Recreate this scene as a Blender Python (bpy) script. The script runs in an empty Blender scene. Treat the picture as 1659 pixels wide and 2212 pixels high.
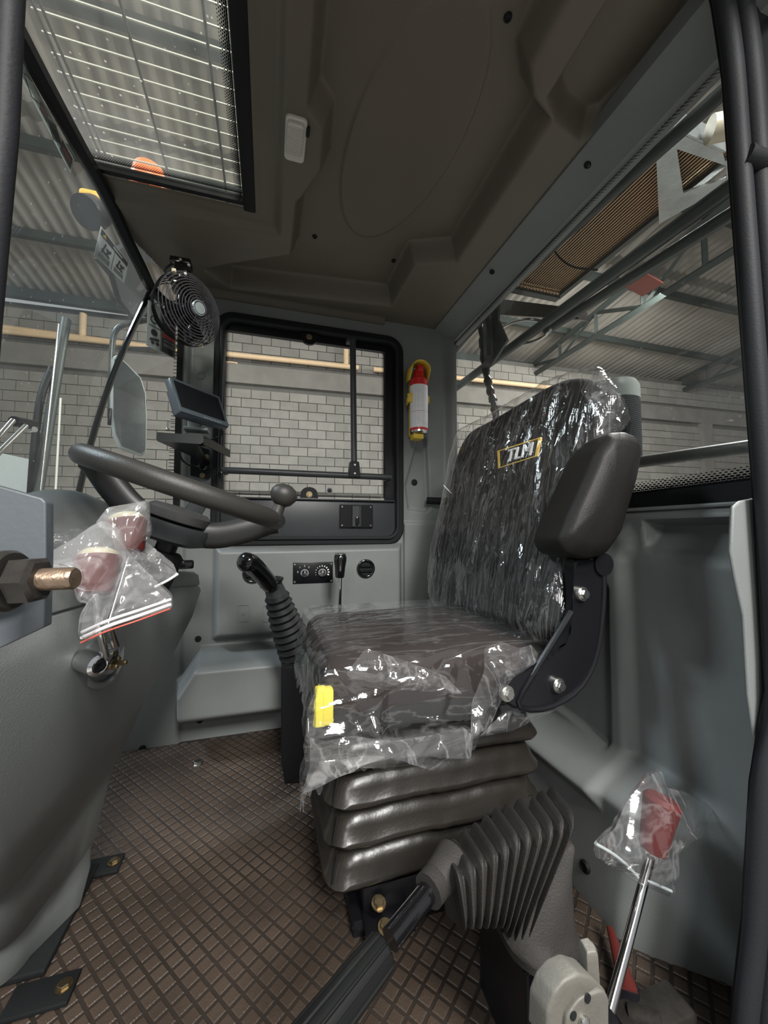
import bpy, bmesh, math, random
from mathutils import Vector, Matrix, noise
random.seed(7)
V = Vector
# ------------------------------------------------------------------ camera (1659 x 2212 frame)
FPX, CX, CY = 830.0, 829.5, 1106.0
YAW, PIT, EYE = math.radians(16.7), math.radians(2.9), 0.75
sc = bpy.context.scene
cd = bpy.data.cameras.new('camera'); cam = bpy.data.objects.new('camera', cd); sc.collection.objects.link(cam)
cam.location = (0, 0, EYE); cam.rotation_euler = (math.pi/2 + PIT, 0, -YAW)
cd.sensor_fit = 'HORIZONTAL'; cd.sensor_width = 36; cd.lens = 36*FPX/1659; cd.clip_start = .02; cd.clip_end = 200
sc.camera = cam
# ------------------------------------------------------------------ world and lights
w = bpy.data.worlds.new('world'); sc.world = w; w.use_nodes = True
w.node_tree.nodes['Background'].inputs[0].default_value = (.96, .98, 1, 1)
w.node_tree.nodes['Background'].inputs[1].default_value = .30
def area(name, loc, target, size, power, col=(1, 1, 1), sy=None):
    l = bpy.data.lights.new(name, 'AREA'); l.energy = power; l.color = col; l.size = size
    if sy: l.shape = 'RECTANGLE'; l.size_y = sy
    o = bpy.data.objects.new(name, l); sc.collection.objects.link(o); o.location = loc
    o.rotation_euler = (V(target)-V(loc)).to_track_quat('-Z', 'Y').to_euler(); return o
area('fill_light', (.9, -1.9, 4.3), (.35, .95, .3), .9, 110, (1, .97, .92))  # added unseen fill from above, through the door opening onto seat and floor
area('door_fill_light', (-1.3, -3.3, 2.7), (.25, 1.2, .6), .8, 35, (1, .98, .94))  # added weak low fill from the door side, for far panel and backrest
area('door_fill_light', (.45, -3.4, 3.65), (.25, 1.5, .7), 1.0, 215, (1, .98, .94))  # added main fill through the door opening, brightens the far side panels
area('fill_light', (3.6, 2.4, 4.6), (.5, 1.1, .6), .8, 260, (1, .98, .95))  # added fill through the rear window onto the seat, no real fixture
area('fill_light', (-3.4, 1.6, 4.3), (.6, .9, .5), .7, 130, (.80, .90, 1))  # added bluish fill through the windshield, tints the rear wall panel
area('fill_light', (-.5, 4.6, 4.6), (-.5, 8, 2.0), 1.2, 60, (1, .97, .92))  # added light to brighten the block wall, no real fixture there
area('fill_light', (6.5, 4.5, 4.5), (6, 8, 1.5), 1.2, 200, (1, .97, .92))  # added light for the right-hand stretch of block wall, source invented
sc.view_settings.view_transform = 'Standard'; sc.view_settings.look = 'None'
sc.view_settings.gamma = 1; sc.view_settings.use_curve_mapping = False; sc.view_settings.exposure = 0.4
# ------------------------------------------------------------------ helpers: rays
def ray(px, py):
    r = (px-CX)/FPX; u = -(py-CY)/FPX
    wz = u*math.cos(PIT)+math.sin(PIT); fw = math.cos(PIT)-u*math.sin(PIT)
    return V((fw*math.sin(YAW)+r*math.cos(YAW), fw*math.cos(YAW)-r*math.sin(YAW), wz))
C0 = V((0, 0, EYE))
def PX(px, py, X): d = ray(px, py); return C0+d*(X/d.x)
def PY(px, py, Y): d = ray(px, py); return C0+d*(Y/d.y)
def PZ(px, py, Z): d = ray(px, py); return C0+d*((Z-EYE)/d.z)
def PP(px, py, p, n): d = ray(px, py); n = V(n); return C0+d*((V(p)-C0).dot(n)/d.dot(n))
def sst(x, a, b):
    t = min(1, max(0, (x-a)/(b-a))); return t*t*(3-2*t)
def lerp(a, b, t): return a+(b-a)*t
def itp(tab, x):
    if x <= tab[0][0]: return tab[0][1]
    for (a, va), (b, vb) in zip(tab, tab[1:]):
        if x <= b: return va+(vb-va)*(x-a)/(b-a)
    return tab[-1][1]
def sdpoly(x, y, P):          # signed distance, negative inside
    d = 1e9; s = False; n = len(P); j = n-1
    for i in range(n):
        ax, ay = P[i]; bx, by = P[j]
        ex, ey = bx-ax, by-ay; wx, wy = x-ax, y-ay
        t = max(0, min(1, (wx*ex+wy*ey)/(ex*ex+ey*ey+1e-12)))
        d = min(d, (wx-ex*t)**2+(wy-ey*t)**2)
        if (ay > y) != (by > y) and x < (bx-ax)*(y-ay)/(by-ay)+ax: s = not s
        j = i
    d = math.sqrt(d); return -d if s else d
# ------------------------------------------------------------------ materials
MATS = {}
def mat(name, col, rough=.5, metal=0, bump=0, scale=200, var=0, vscale=6, spec=.5, coat=0, emit=None, bdist=.001):
    if name in MATS: return MATS[name]
    m = bpy.data.materials.new(name); m.use_nodes = True; nt = m.node_tree; b = nt.nodes['Principled BSDF']
    b.inputs['Base Color'].default_value = (*col, 1); b.inputs['Roughness'].default_value = rough
    b.inputs['Metallic'].default_value = metal; b.inputs['Specular IOR Level'].default_value = spec
    b.inputs['Coat Weight'].default_value = coat; b.inputs['Coat Roughness'].default_value = .08
    if emit: b.inputs['Emission Color'].default_value = (*emit[:3], 1); b.inputs['Emission Strength'].default_value = emit[3]
    tc = nt.nodes.new('ShaderNodeTexCoord')
    geo = nt.nodes.new('ShaderNodeNewGeometry')
    if bump:
        n = nt.nodes.new('ShaderNodeTexNoise'); n.inputs['Scale'].default_value = scale; n.inputs['Detail'].default_value = 3
        nt.links.new(geo.outputs['Position'], n.inputs['Vector'])
        bp = nt.nodes.new('ShaderNodeBump'); bp.inputs['Strength'].default_value = bump; bp.inputs['Distance'].default_value = bdist
        nt.links.new(n.outputs['Fac'], bp.inputs['Height']); nt.links.new(bp.outputs['Normal'], b.inputs['Normal'])
    if var:
        n2 = nt.nodes.new('ShaderNodeTexNoise'); n2.inputs['Scale'].default_value = vscale; n2.inputs['Detail'].default_value = 4
        nt.links.new(geo.outputs['Position'], n2.inputs['Vector'])
        mr = nt.nodes.new('ShaderNodeMapRange'); mr.inputs[1].default_value = .3; mr.inputs[2].default_value = .7
        mr.inputs[3].default_value = 1-var; mr.inputs[4].default_value = 1+var
        nt.links.new(n2.outputs['Fac'], mr.inputs[0])
        mx = nt.nodes.new('ShaderNodeVectorMath'); mx.operation = 'SCALE'; mx.inputs[0].default_value = col
        nt.links.new(mr.outputs[0], mx.inputs['Scale']); nt.links.new(mx.outputs[0], b.inputs['Base Color'])
    MATS[name] = m; return m
PANEL = mat('grey_moulded_plastic', (.195, .208, .205), .42, bump=.35, scale=520, var=.06, bdist=.0012)
LINER = mat('headliner_plastic', (.130, .113, .088), .50, bump=.35, scale=520, var=.05, bdist=.0012)
DARKP = mat('dark_grey_paint', (.045, .048, .052), .38, bump=.15, scale=300, var=.08)
RUB = mat('black_rubber', (.010, .011, .012), .6, bump=.3, scale=260, spec=.25)
SEAL = mat('door_seal_rubber', (.018, .019, .022), .6, bump=.3, scale=300, spec=.25)
BLK = mat('black_gloss', (.006, .006, .007), .12, coat=.6)
BLKM = mat('black_satin_metal', (.007, .007, .009), .30, bump=.06, scale=90, spec=.35)
VINYL = mat('black_vinyl_foam', (.009, .008, .0075), .46, spec=.3, bump=.45, scale=700, bdist=.0015)
SKIN = mat('bellows_vinyl', (.022, .019, .016), .27, spec=.4, bump=.2, scale=160, var=.15)
BOOT = mat('grey_black_boot_rubber', (.034, .031, .029), .62, spec=.3, bump=.5, scale=420, var=.22, vscale=14, bdist=.002)
FABRIC = mat('black_seat_fabric', (.013, .012, .012), .9, spec=.2, bump=.4, scale=500)
FABB = mat('brown_seat_fabric', (.030, .022, .020), .9, spec=.2, bump=.4, scale=500)
CHROME = mat('chrome', (.75, .75, .76), .10, 1)
ZINC = mat('zinc_bolt', (.62, .61, .58), .28, 1, bump=.1, scale=200)
BRASS = mat('yellow_zinc', (.34, .27, .16), .38, 1, var=.3, vscale=80)
RUSTM = mat('rusty_steel', (.30, .22, .16), .38, .8, bump=.6, scale=150, var=.35, vscale=60, bdist=.002)
DIRTM = mat('oily_dark_steel', (.06, .055, .05), .35, .6, bump=.5, scale=120, var=.3, vscale=40)
CAST = mat('cast_grey_metal', (.165, .157, .138), .55, .25, bump=.4, scale=260, var=.12, vscale=30)
RED = mat('dark_red_plastic', (.115, .015, .013), .5, spec=.25, var=.1, vscale=30)
REDP = mat('red_paint', (.62, .02, .02), .35)
YEL = mat('yellow_plastic', (.75, .52, .06), .45)
YELB = mat('bright_yellow', (.85, .72, .08), .5)
ORANGE = mat('orange_lens', (.95, .16, .02), .35, emit=(.9, .13, .02, .25))
WHITE = mat('white_print', (.80, .80, .80), .5)
LBL = mat('silver_label', (.50, .56, .58), .45)
INK = mat('black_print', (.02, .02, .022), .5)
REDI = mat('red_print', (.45, .05, .05), .5)
BLADE = mat('weathered_grey_paint', (.25, .27, .27), .5, var=.05)
LAMPP = mat('clear_lamp_plastic', (.55, .53, .48), .25, coat=.3)
CREAM = mat('painted_pipe', (.80, .58, .36), .5, var=.05)
CONC = mat('concrete_beam', (.215, .203, .184), .85, bump=.4, scale=30, var=.12, vscale=3, bdist=.01)
BLOCKM = mat('concrete_block', (.265, .252, .228), .9, bump=.5, scale=60, var=.08, vscale=5, bdist=.004)
MORT = mat('mortar', (.13, .125, .115), .95, var=.1)
SHEET = mat('corrugated_sheet', (.30, .28, .25), .6, var=.15, vscale=1.5)
STEELB = mat('dark_green_steel', (.035, .045, .042), .5, var=.1)
ROPS = mat('guard_paint', (.05, .058, .055), .3, var=.2, vscale=20)
GALV = mat('galvanized_plate', (.42, .45, .45), .28, .7, bump=.5, scale=45, var=.2, vscale=9, bdist=.003)
FIN = mat('condenser_core', (.045, .032, .024), .6, .3, var=.2, vscale=20)
FINL = mat('condenser_fin', (.60, .42, .26), .4, .6)
SCREEN = mat('lcd_screen', (.02, .024, .028), .12, coat=.5)
BEZEL = mat('monitor_bezel', (.10, .12, .14), .3)
MIRROR = mat('mirror_glass', (.19, .20, .19), .08, 1, var=.3, vscale=9)
GREYC = mat('light_grey_plastic', (.36, .40, .38), .4)
WHEELM = mat('wheel_rubber', (.036, .034, .031), .40, bump=.35, scale=900, bdist=.0012)

def node_mat(name, build):
    m = bpy.data.materials.new(name); m.use_nodes = True; nt = m.node_tree
    for n in list(nt.nodes): nt.nodes.remove(n)
    out = nt.nodes.new('ShaderNodeOutputMaterial'); build(nt, out); MATS[name] = m; return m
def N(nt, t, **kw):
    n = nt.nodes.new(t)
    for k, v in kw.items():
        if k.startswith('i_'):
            key = k[2:]; n.inputs[int(key) if key.isdigit() else key.replace('_', ' ')].default_value = v
        else: setattr(n, k, v)
    return n
def schlick(nt, f0=.04, gain=1.0, nrm=None):     # same reflectance from both sides of a thin sheet
    L = nt.links.new
    geo = N(nt, 'ShaderNodeNewGeometry'); dt = N(nt, 'ShaderNodeVectorMath', operation='DOT_PRODUCT')
    L(nrm if nrm is not None else geo.outputs['Normal'], dt.inputs[0]); L(geo.outputs['Incoming'], dt.inputs[1])
    a = N(nt, 'ShaderNodeMath', operation='ABSOLUTE', use_clamp=True); L(dt.outputs['Value'], a.inputs[0])
    b = N(nt, 'ShaderNodeMath', operation='SUBTRACT', use_clamp=True); b.inputs[0].default_value = 1; L(a.outputs[0], b.inputs[1])
    c = N(nt, 'ShaderNodeMath', operation='POWER'); L(b.outputs[0], c.inputs[0]); c.inputs[1].default_value = 5
    d = N(nt, 'ShaderNodeMath', operation='MULTIPLY_ADD', use_clamp=True); L(c.outputs[0], d.inputs[0]); d.inputs[1].default_value = gain; d.inputs[2].default_value = f0
    return d
def glass_build(dust, tint=(.93, .96, .95, 1), sc_=3.0):
    def b(nt, out):
        L = nt.links.new
        tr = N(nt, 'ShaderNodeBsdfTransparent'); tr.inputs[0].default_value = tint
        gl = N(nt, 'ShaderNodeBsdfGlossy'); gl.inputs['Roughness'].default_value = .02
        fr = schlick(nt, .06, .8)
        mx = N(nt, 'ShaderNodeMixShader'); L(fr.outputs[0], mx.inputs[0]); L(tr.outputs[0], mx.inputs[1]); L(gl.outputs[0], mx.inputs[2])
        df = N(nt, 'ShaderNodeBsdfTranslucent'); df.inputs[0].default_value = (.85, .85, .80, 1)
        d2 = N(nt, 'ShaderNodeBsdfDiffuse'); d2.inputs[0].default_value = (.85, .85, .80, 1)
        ad = N(nt, 'ShaderNodeMixShader'); ad.inputs[0].default_value = .5; L(df.outputs[0], ad.inputs[1]); L(d2.outputs[0], ad.inputs[2])
        geo = N(nt, 'ShaderNodeNewGeometry')
        n1 = N(nt, 'ShaderNodeTexNoise', i_Scale=sc_, i_Detail=5.0); L(geo.outputs['Position'], n1.inputs['Vector'])
        vo = N(nt, 'ShaderNodeTexVoronoi', i_Scale=42.0); L(geo.outputs['Position'], vo.inputs['Vector'])
        c1 = N(nt, 'ShaderNodeMapRange'); c1.inputs[1].default_value = .40; c1.inputs[2].default_value = .75; c1.inputs[3].default_value = dust*.35; c1.inputs[4].default_value = dust
        L(n1.outputs['Fac'], c1.inputs[0])
        c2 = N(nt, 'ShaderNodeMapRange'); c2.inputs[1].default_value = .13; c2.inputs[2].default_value = .05; c2.inputs[3].default_value = 0; c2.inputs[4].default_value = dust*2.2
        L(vo.outputs['Distance'], c2.inputs[0])
        a = N(nt, 'ShaderNodeMath', operation='ADD', use_clamp=True); L(c1.outputs[0], a.inputs[0]); L(c2.outputs[0], a.inputs[1])
        m2 = N(nt, 'ShaderNodeMixShader'); L(a.outputs[0], m2.inputs[0]); L(mx.outputs[0], m2.inputs[1]); L(ad.outputs[0], m2.inputs[2])
        L(m2.outputs[0], out.inputs[0])
    return b
GLASS = node_mat('window_glass', glass_build(.05))
GLASSD = node_mat('dusty_roof_glass', glass_build(.22, (.86, .88, .80, 1)))
GLASSW = node_mat('windshield_glass', glass_build(.10, (.80, .84, .82, 1)))
def film_build(haze, lo, hi, scale, stretch=(1, 1, 1), rough=.10, gl_gain=.10, bd=.004):
    def b(nt, out):
        L = nt.links.new
        geo = N(nt, 'ShaderNodeNewGeometry')
        mp = N(nt, 'ShaderNodeMapping'); mp.inputs['Scale'].default_value = stretch; L(geo.outputs['Position'], mp.inputs[0])
        n1 = N(nt, 'ShaderNodeTexNoise', i_Scale=scale, i_Detail=4.0, i_Distortion=1.2); L(mp.outputs[0], n1.inputs['Vector'])
        # creases: thin ridges where the noise crosses its middle
        s = N(nt, 'ShaderNodeMath', operation='SUBTRACT'); L(n1.outputs['Fac'], s.inputs[0]); s.inputs[1].default_value = .5
        ab = N(nt, 'ShaderNodeMath', operation='ABSOLUTE'); L(s.outputs[0], ab.inputs[0])
        mr = N(nt, 'ShaderNodeMapRange'); mr.inputs[1].default_value = .035; mr.inputs[2].default_value = .0; mr.inputs[3].default_value = lo; mr.inputs[4].default_value = hi
        L(ab.outputs[0], mr.inputs[0])
        bp = N(nt, 'ShaderNodeBump', i_Strength=1.0, i_Distance=bd); L(ab.outputs[0], bp.inputs['Height'])
        tr = N(nt, 'ShaderNodeBsdfTransparent'); tr.inputs[0].default_value = (.97, .97, .97, 1)
        gl = N(nt, 'ShaderNodeBsdfGlossy'); gl.inputs['Roughness'].default_value = rough; gl.inputs[0].default_value = (1, 1, 1, 1); L(bp.outputs[0], gl.inputs['Normal'])
        f2 = schlick(nt, .05+gl_gain, .9, bp.outputs[0])
        mx = N(nt, 'ShaderNodeMixShader'); L(f2.outputs[0], mx.inputs[0]); L(tr.outputs[0], mx.inputs[1]); L(gl.outputs[0], mx.inputs[2])
        d1 = N(nt, 'ShaderNodeBsdfDiffuse'); d1.inputs[0].default_value = (.92, .92, .93, 1)
        d2 = N(nt, 'ShaderNodeBsdfTranslucent'); d2.inputs[0].default_value = (.92, .92, .93, 1)
        dm = N(nt, 'ShaderNodeMixShader'); dm.inputs[0].default_value = .4; L(d1.outputs[0], dm.inputs[1]); L(d2.outputs[0], dm.inputs[2])
        m2 = N(nt, 'ShaderNodeMixShader'); L(mr.outputs[0], m2.inputs[0]); L(mx.outputs[0], m2.inputs[1]); L(dm.outputs[0], m2.inputs[2])
        L(m2.outputs[0], out.inputs[0])
    return b
FILMB = node_mat('clear_film_backrest', film_build(.1, .006, .12, 16, (1.6, 3.0, .30), .06, .04, .005))
FILMC = node_mat('clear_film_cushion', film_build(.1, .018, .09, 9, (.5, 2.6, 2.2), .07, .04, .003))
FILMS = node_mat('clear_film_skirt', film_build(.1, .06, .22, 9, (1.5, 1, 1), .08, .05, .004))
BAG = node_mat('zip_bag_film', film_build(.2, .16, .28, 12, (1, 1, 1), .14, .05))
BAGC = node_mat('thin_bag_film', film_build(.2, .02, .13, 10, (1, 1, 1), .09, .05))
def frit_build(pitch, vdir):
    # black ceramic dots printed on the glass; uv.y 0 = solid edge, 1 = clear
    def b(nt, out):
        L = nt.links.new
        uv = N(nt, 'ShaderNodeTexCoord'); sp = N(nt, 'ShaderNodeSeparateXYZ'); L(uv.outputs['UV'], sp.inputs[0])
        def fm(op, a, bb, c=None):
            n = N(nt, 'ShaderNodeMath', operation=op)
            for i, x in enumerate((a, bb, c)):
                if x is None: continue
                if isinstance(x, (int, float)): n.inputs[i].default_value = x
                else: L(x, n.inputs[i])
            return n.outputs[0]
        rows = 6.0
        y = fm('MULTIPLY', sp.outputs[1], rows); fy = fm('FLOOR', y, 0); odd = fm('MODULO', fy, 2)
        x = fm('ADD', sp.outputs[0], fm('MULTIPLY', odd, .5))
        dx = fm('SUBTRACT', fm('FRACT', x, 0), .5); dy = fm('SUBTRACT', fm('FRACT', y, 0), .5)
        d = fm('SQRT', fm('ADD', fm('MULTIPLY', dx, dx), fm('MULTIPLY', dy, dy)), 0)
        r = fm('SUBTRACT', .60, fm('MULTIPLY', sp.outputs[1], .40))
        ins = fm('LESS_THAN', d, r)
        tr = N(nt, 'ShaderNodeBsdfTransparent'); df = N(nt, 'ShaderNodeBsdfDiffuse'); df.inputs[0].default_value = (.01, .01, .012, 1)
        mx = N(nt, 'ShaderNodeMixShader'); L(ins, mx.inputs[0]); L(tr.outputs[0], mx.inputs[1]); L(df.outputs[0], mx.inputs[2]); L(mx.outputs[0], out.inputs[0])
    return b
FRIT = node_mat('dot_frit', frit_build(.006, 0))
# ------------------------------------------------------------------ object helpers
COL = sc.collection
WLOC = {}
def tag(o, label=None, cat=None, group=None, kind=None):
    if label: o['label'] = label
    if cat: o['category'] = cat
    if group: o['group'] = group
    if kind: o['kind'] = kind
    return o
def thing(name, label, cat, loc, group=None, kind=None):
    o = bpy.data.objects.new(name, None); o.empty_display_size = .05; COL.objects.link(o); o.location = V(loc)
    WLOC[o.name] = V(loc); return tag(o, label, cat, group, kind)
def mk(name, data, m, parent=None, smooth=True, mats=None, midx=None, bevel=0, sub=0, solid=0, ang=40, uv=None):
    vs, fs = data
    vs = [V(v) for v in vs]
    lo = V((min(v.x for v in vs), min(v.y for v in vs), min(v.z for v in vs)))
    hi = V((max(v.x for v in vs), max(v.y for v in vs), max(v.z for v in vs)))
    c = V(((lo.x+hi.x)/2, (lo.y+hi.y)/2, lo.z))
    me = bpy.data.meshes.new(name); me.from_pydata([v-c for v in vs], [], fs); me.validate()
    for mm in (mats or [m]): me.materials.append(mm)
    if midx: me.polygons.foreach_set('material_index', midx)
    if smooth:
        me.polygons.foreach_set('use_smooth', [True]*len(me.polygons))
        me.set_sharp_from_angle(angle=math.radians(ang))
    if uv:
        ul = me.uv_layers.new(name='UVMap')
        for l in me.loops: ul.data[l.index].uv = uv[l.vertex_index]
    o = bpy.data.objects.new(name, me); COL.objects.link(o)
    if parent is None: o.location = c
    else: o.parent = parent; o.location = c-WLOC[parent.name]
    WLOC[o.name] = c
    if solid:
        s = o.modifiers.new('solid', 'SOLIDIFY'); s.thickness = solid; s.offset = 0
    if bevel:
        b = o.modifiers.new('bevel', 'BEVEL'); b.width = bevel; b.segments = 3; b.limit_method = 'ANGLE'; b.angle_limit = math.radians(35)
        b.harden_normals = False
    if sub:
        s = o.modifiers.new('sub', 'SUBSURF'); s.levels = sub; s.render_levels = sub
    return o
def join(*ds):
    vs, fs = [], []
    for v, f in ds:
        n = len(vs); vs += [V(x) for x in v]; fs += [tuple(i+n for i in q) for q in f]
    return vs, fs
def xf(d, M): return [M @ V(v) for v in d[0]], d[1]
def frame(o, x, y, z):
    m = Matrix((V(x), V(y), V(z))).transposed().to_4x4(); m.translation = V(o); return m
def basis(n, up=(0, 0, 1)):
    n = V(n).normalized(); x = V(up).cross(n)
    if x.length < 1e-4: x = V((1, 0, 0)).cross(n)
    x.normalize(); return x, n.cross(x), n
def box(c, s, bev=0, seg=2, M=None):
    bm = bmesh.new(); bmesh.ops.create_cube(bm, size=1)
    for v in bm.verts: v.co = V((v.co.x*s[0], v.co.y*s[1], v.co.z*s[2]))
    if bev: bmesh.ops.bevel(bm, geom=bm.edges[:], offset=bev, segments=seg, profile=.5, affect='EDGES')
    bm.verts.index_update()
    vs = [v.co.copy() for v in bm.verts]; fs = [tuple(v.index for v in f.verts) for f in bm.faces]; bm.free()
    if M is not None: vs = [M @ v for v in vs]
    return [v+V(c) for v in vs], fs
def loft(rings, closed=True, cap=True):
    vs, fs = [], []; n = len(rings[0])
    for r in rings: vs += [V(p) for p in r]
    for i in range(len(rings)-1):
        for j in range(n if closed else n-1):
            a = i*n+j; b = i*n+(j+1) % n; fs.append((a, b, b+n, a+n))
    if cap and closed:
        fs.append(tuple(range(n-1, -1, -1))); k = (len(rings)-1)*n; fs.append(tuple(range(k, k+n)))
    return vs, fs
def tube(pts, r, n=12, cap=True, sq=None, up=None):
    pts = [V(p) for p in pts]; k = len(pts)
    rr = r if isinstance(r, (list, tuple)) else [r]*k
    rings = []; px = None
    for i, p in enumerate(pts):
        t = (pts[min(i+1, k-1)]-pts[max(i-1, 0)]).normalized()
        if px is None:
            a = V(up) if up else (V((0, 0, 1)) if abs(t.z) < .9 else V((1, 0, 0)))
            px = a.cross(t).normalized()
        px = (px-t*px.dot(t)).normalized(); py = t.cross(px)
        ax, ay = sq if sq else (1, 1)
        rings.append([p+(px*math.cos(2*math.pi*j/n)*ax+py*math.sin(2*math.pi*j/n)*ay)*rr[i] for j in range(n)])
    return loft(rings, True, cap)
def smoothpath(pts, k=6):
    pts = [V(p) for p in pts]; out = []
    P = [pts[0]*2-pts[1]]+pts+[pts[-1]*2-pts[-2]]
    for i in range(1, len(P)-2):
        for s in range(k):
            t = s/k; a, b, c, d = P[i-1], P[i], P[i+1], P[i+2]
            out.append(.5*((2*b)+(c-a)*t+(2*a-5*b+4*c-d)*t*t+(3*b-a-3*c+d)*t**3))
    out.append(pts[-1]); return out
def lathe(prof, o, ax, n=24, cap=True):
    x, y, z = basis(ax)
    return loft([[V(o)+z*h+(x*math.cos(2*math.pi*j/n)+y*math.sin(2*math.pi*j/n))*r for j in range(n)] for r, h in prof], True, cap)
def prism(poly, d):
    n = len(poly); a = [V(p) for p in poly]; b = [p+V(d) for p in a]
    return a+b, [tuple(range(n-1, -1, -1)), tuple(range(n, 2*n))]+[(i, (i+1) % n, n+(i+1) % n, n+i) for i in range(n)]
def rrect(w, h, r, k=5):
    out = []
    for cx, cy, a0 in ((w/2-r, h/2-r, 0), (-w/2+r, h/2-r, 90), (-w/2+r, -h/2+r, 180), (w/2-r, -h/2+r, 270)):
        for i in range(k+1):
            a = math.radians(a0+90*i/k); out.append((cx+r*math.cos(a), cy+r*math.sin(a)))
    return out
def ringplate(outer, inner, d):
    a, b = [V(p) for p in outer], [V(p) for p in inner]; n = len(a); d = V(d)
    vs = a+b+[p+d for p in a]+[p+d for p in b]; fs = []
    for i in range(n):
        j = (i+1) % n
        fs += [(i, j, n+j, n+i), (2*n+j, 2*n+i, 3*n+i, 3*n+j), (j, i, 2*n+i, 2*n+j), (n+i, n+j, 3*n+j, 3*n+i)]
    return vs, fs
def grid(fn, nu, nv, keep=None):
    vs = []; ok = {}
    for i in range(nu+1):
        for j in range(nv+1): vs.append(V(fn(i/nu, j/nv)))
    fs = []
    for i in range(nu):
        for j in range(nv):
            if keep and not keep((i+.5)/nu, (j+.5)/nv): continue
            a = i*(nv+1)+j; fs.append((a, a+nv+1, a+nv+2, a+1))
    used = sorted({k for f in fs for k in f}); mp = {k: n for n, k in enumerate(used)}
    return [vs[k] for k in used], [tuple(mp[k] for k in f) for f in fs]
def flip(d): return d[0], [tuple(reversed(f)) for f in d[1]]
def torus(c, n, R, r, N_=64, m=14):
    x, y, z = basis(n); vs, fs = [], []
    for i in range(N_):
        a = 2*math.pi*i/N_; d = x*math.cos(a)+y*math.sin(a)
        for j in range(m):
            b = 2*math.pi*j/m; vs.append(V(c)+d*(R+r*math.cos(b))+z*r*math.sin(b))
    for i in range(N_):
        for j in range(m):
            fs.append((i*m+j, ((i+1) % N_)*m+j, ((i+1) % N_)*m+(j+1) % m, i*m+(j+1) % m))
    return vs, fs
def bolt(o, ax, R=.009, h=.006, washer=True):
    ax = V(ax).normalized(); d = [lathe([(R*.6, h), (R*.92, h), (R, h*.85), (R, 0)][::-1], o, ax, 6)]
    if washer: d.append(lathe([(R*1.35, 0), (R*1.35, h*.25)], o, ax, 18))
    return join(*d)
def plug(o, ax, R=.011, h=.004):
    return lathe([(R, 0), (R, h*.6), (R*.85, h), (R*.55, h*1.05), (R*.5, h*.7), (.0005, h*.7)], o, ax, 20)
def text(body, name, size, M, m, parent, ext=.0003, align='CENTER'):
    cu = bpy.data.curves.new(name, 'FONT'); cu.body = body; cu.size = size; cu.extrude = ext; cu.align_x = align; cu.align_y = 'CENTER'
    t = bpy.data.objects.new(name+'_tmp', cu); COL.objects.link(t)
    dg = bpy.context.evaluated_depsgraph_get(); me = bpy.data.meshes.new_from_object(t.evaluated_get(dg))
    vs = [M @ v.co for v in me.vertices]; fs = [tuple(p.vertices) for p in me.polygons]
    COL.objects.unlink(t); bpy.data.objects.remove(t); bpy.data.curves.remove(cu)
    return mk(name, (vs, fs), m, parent, smooth=False)
def nz(x, y, z=0): return noise.noise(V((x, y, z)))
def ridge(x, y, z=0, o=3):
    s = 0; a = 1; t = 0
    for i in range(o):
        s += a*(1-abs(noise.noise(V((x, y, z)))*2)); t += a; a *= .5; x *= 2.1; y *= 2.1; z *= 2.1
    return s/t

class Creases:            # straight folds of thin film: a set of ridges in a plane
    def __init__(self, n_, R_, seed, wd=(.006, .022), amp=(.002, .006), ang=None, spread=3.14, cen=None, ln=(.03, .16)):
        r = random.Random(seed); self.L = []
        for _ in range(n_):
            a = (ang or 0)+r.uniform(-spread/2, spread/2) if ang is not None else r.uniform(0, math.pi)
            x, y = r.uniform(-R_, R_), r.uniform(-R_, R_)
            if cen and r.random() < .75:
                a = math.atan2(y-cen[1], x-cen[0])+r.uniform(-.06, .06)
            self.L.append((x, y, math.cos(a), math.sin(a), r.uniform(*ln), r.uniform(*wd), r.uniform(*amp)*r.choice((1, 1, -1))))
    def __call__(self, u, v):
        h = 0
        for x, y, c, s_, l, w_, a in self.L:
            dx, dy = u-x, v-y; d = abs(dx*-s_+dy*c)
            if d < w_:
                t = abs(dx*c+dy*s_)
                if t < l: h += a*(1-d/w_)*(1-(t/l)**2)
        return h
# ================================================================== SETTING: cab shell
FY = 1.56; ZC = 1.665
# ---- floor with moulded rubber squares
fl = mk('floor', box((.15, .86, -.02), (1.5, 1.5, .04)), mat('floor_mat_base', (.026, .019, .015), .6, bump=.4, scale=350, var=.2, vscale=9), smooth=False); tag(fl, kind='structure')
MATP = mat('floor_mat_tread', (.062, .045, .034), .40, bump=.55, scale=330, var=.4, vscale=5, bdist=.0015)
vs, fs = [], []
ang = math.radians(38); ca, sa = math.cos(ang), math.sin(ang); pit = .0258
for i in range(-60, 80):
    for j in range(-60, 80):
        u, v = i*pit, j*pit; x = .1+u*ca-v*sa; y = .85+u*sa+v*ca
        if not (-.52 < x < .80 and .30 < y < 1.55): continue
        h = .0015; a, b = .0104, .0090; n0 = len(vs)
        for s_, z in ((a, .0002), (b, h)):
            for sx, sy in ((-1, -1), (1, -1), (1, 1), (-1, 1)):
                vs.append(V((x+(sx*ca-sy*sa)*s_, y+(sx*sa+sy*ca)*s_, z)))
        fs += [tuple(range(n0+4, n0+8))]+[(n0+k, n0+(k+1) % 4, n0+4+(k+1) % 4, n0+4+k) for k in range(4)]
tag(mk('tread_square', (vs, fs), MATP, fl, smooth=False), 'brown squares moulded in the floor mat', kind='stuff')
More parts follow.
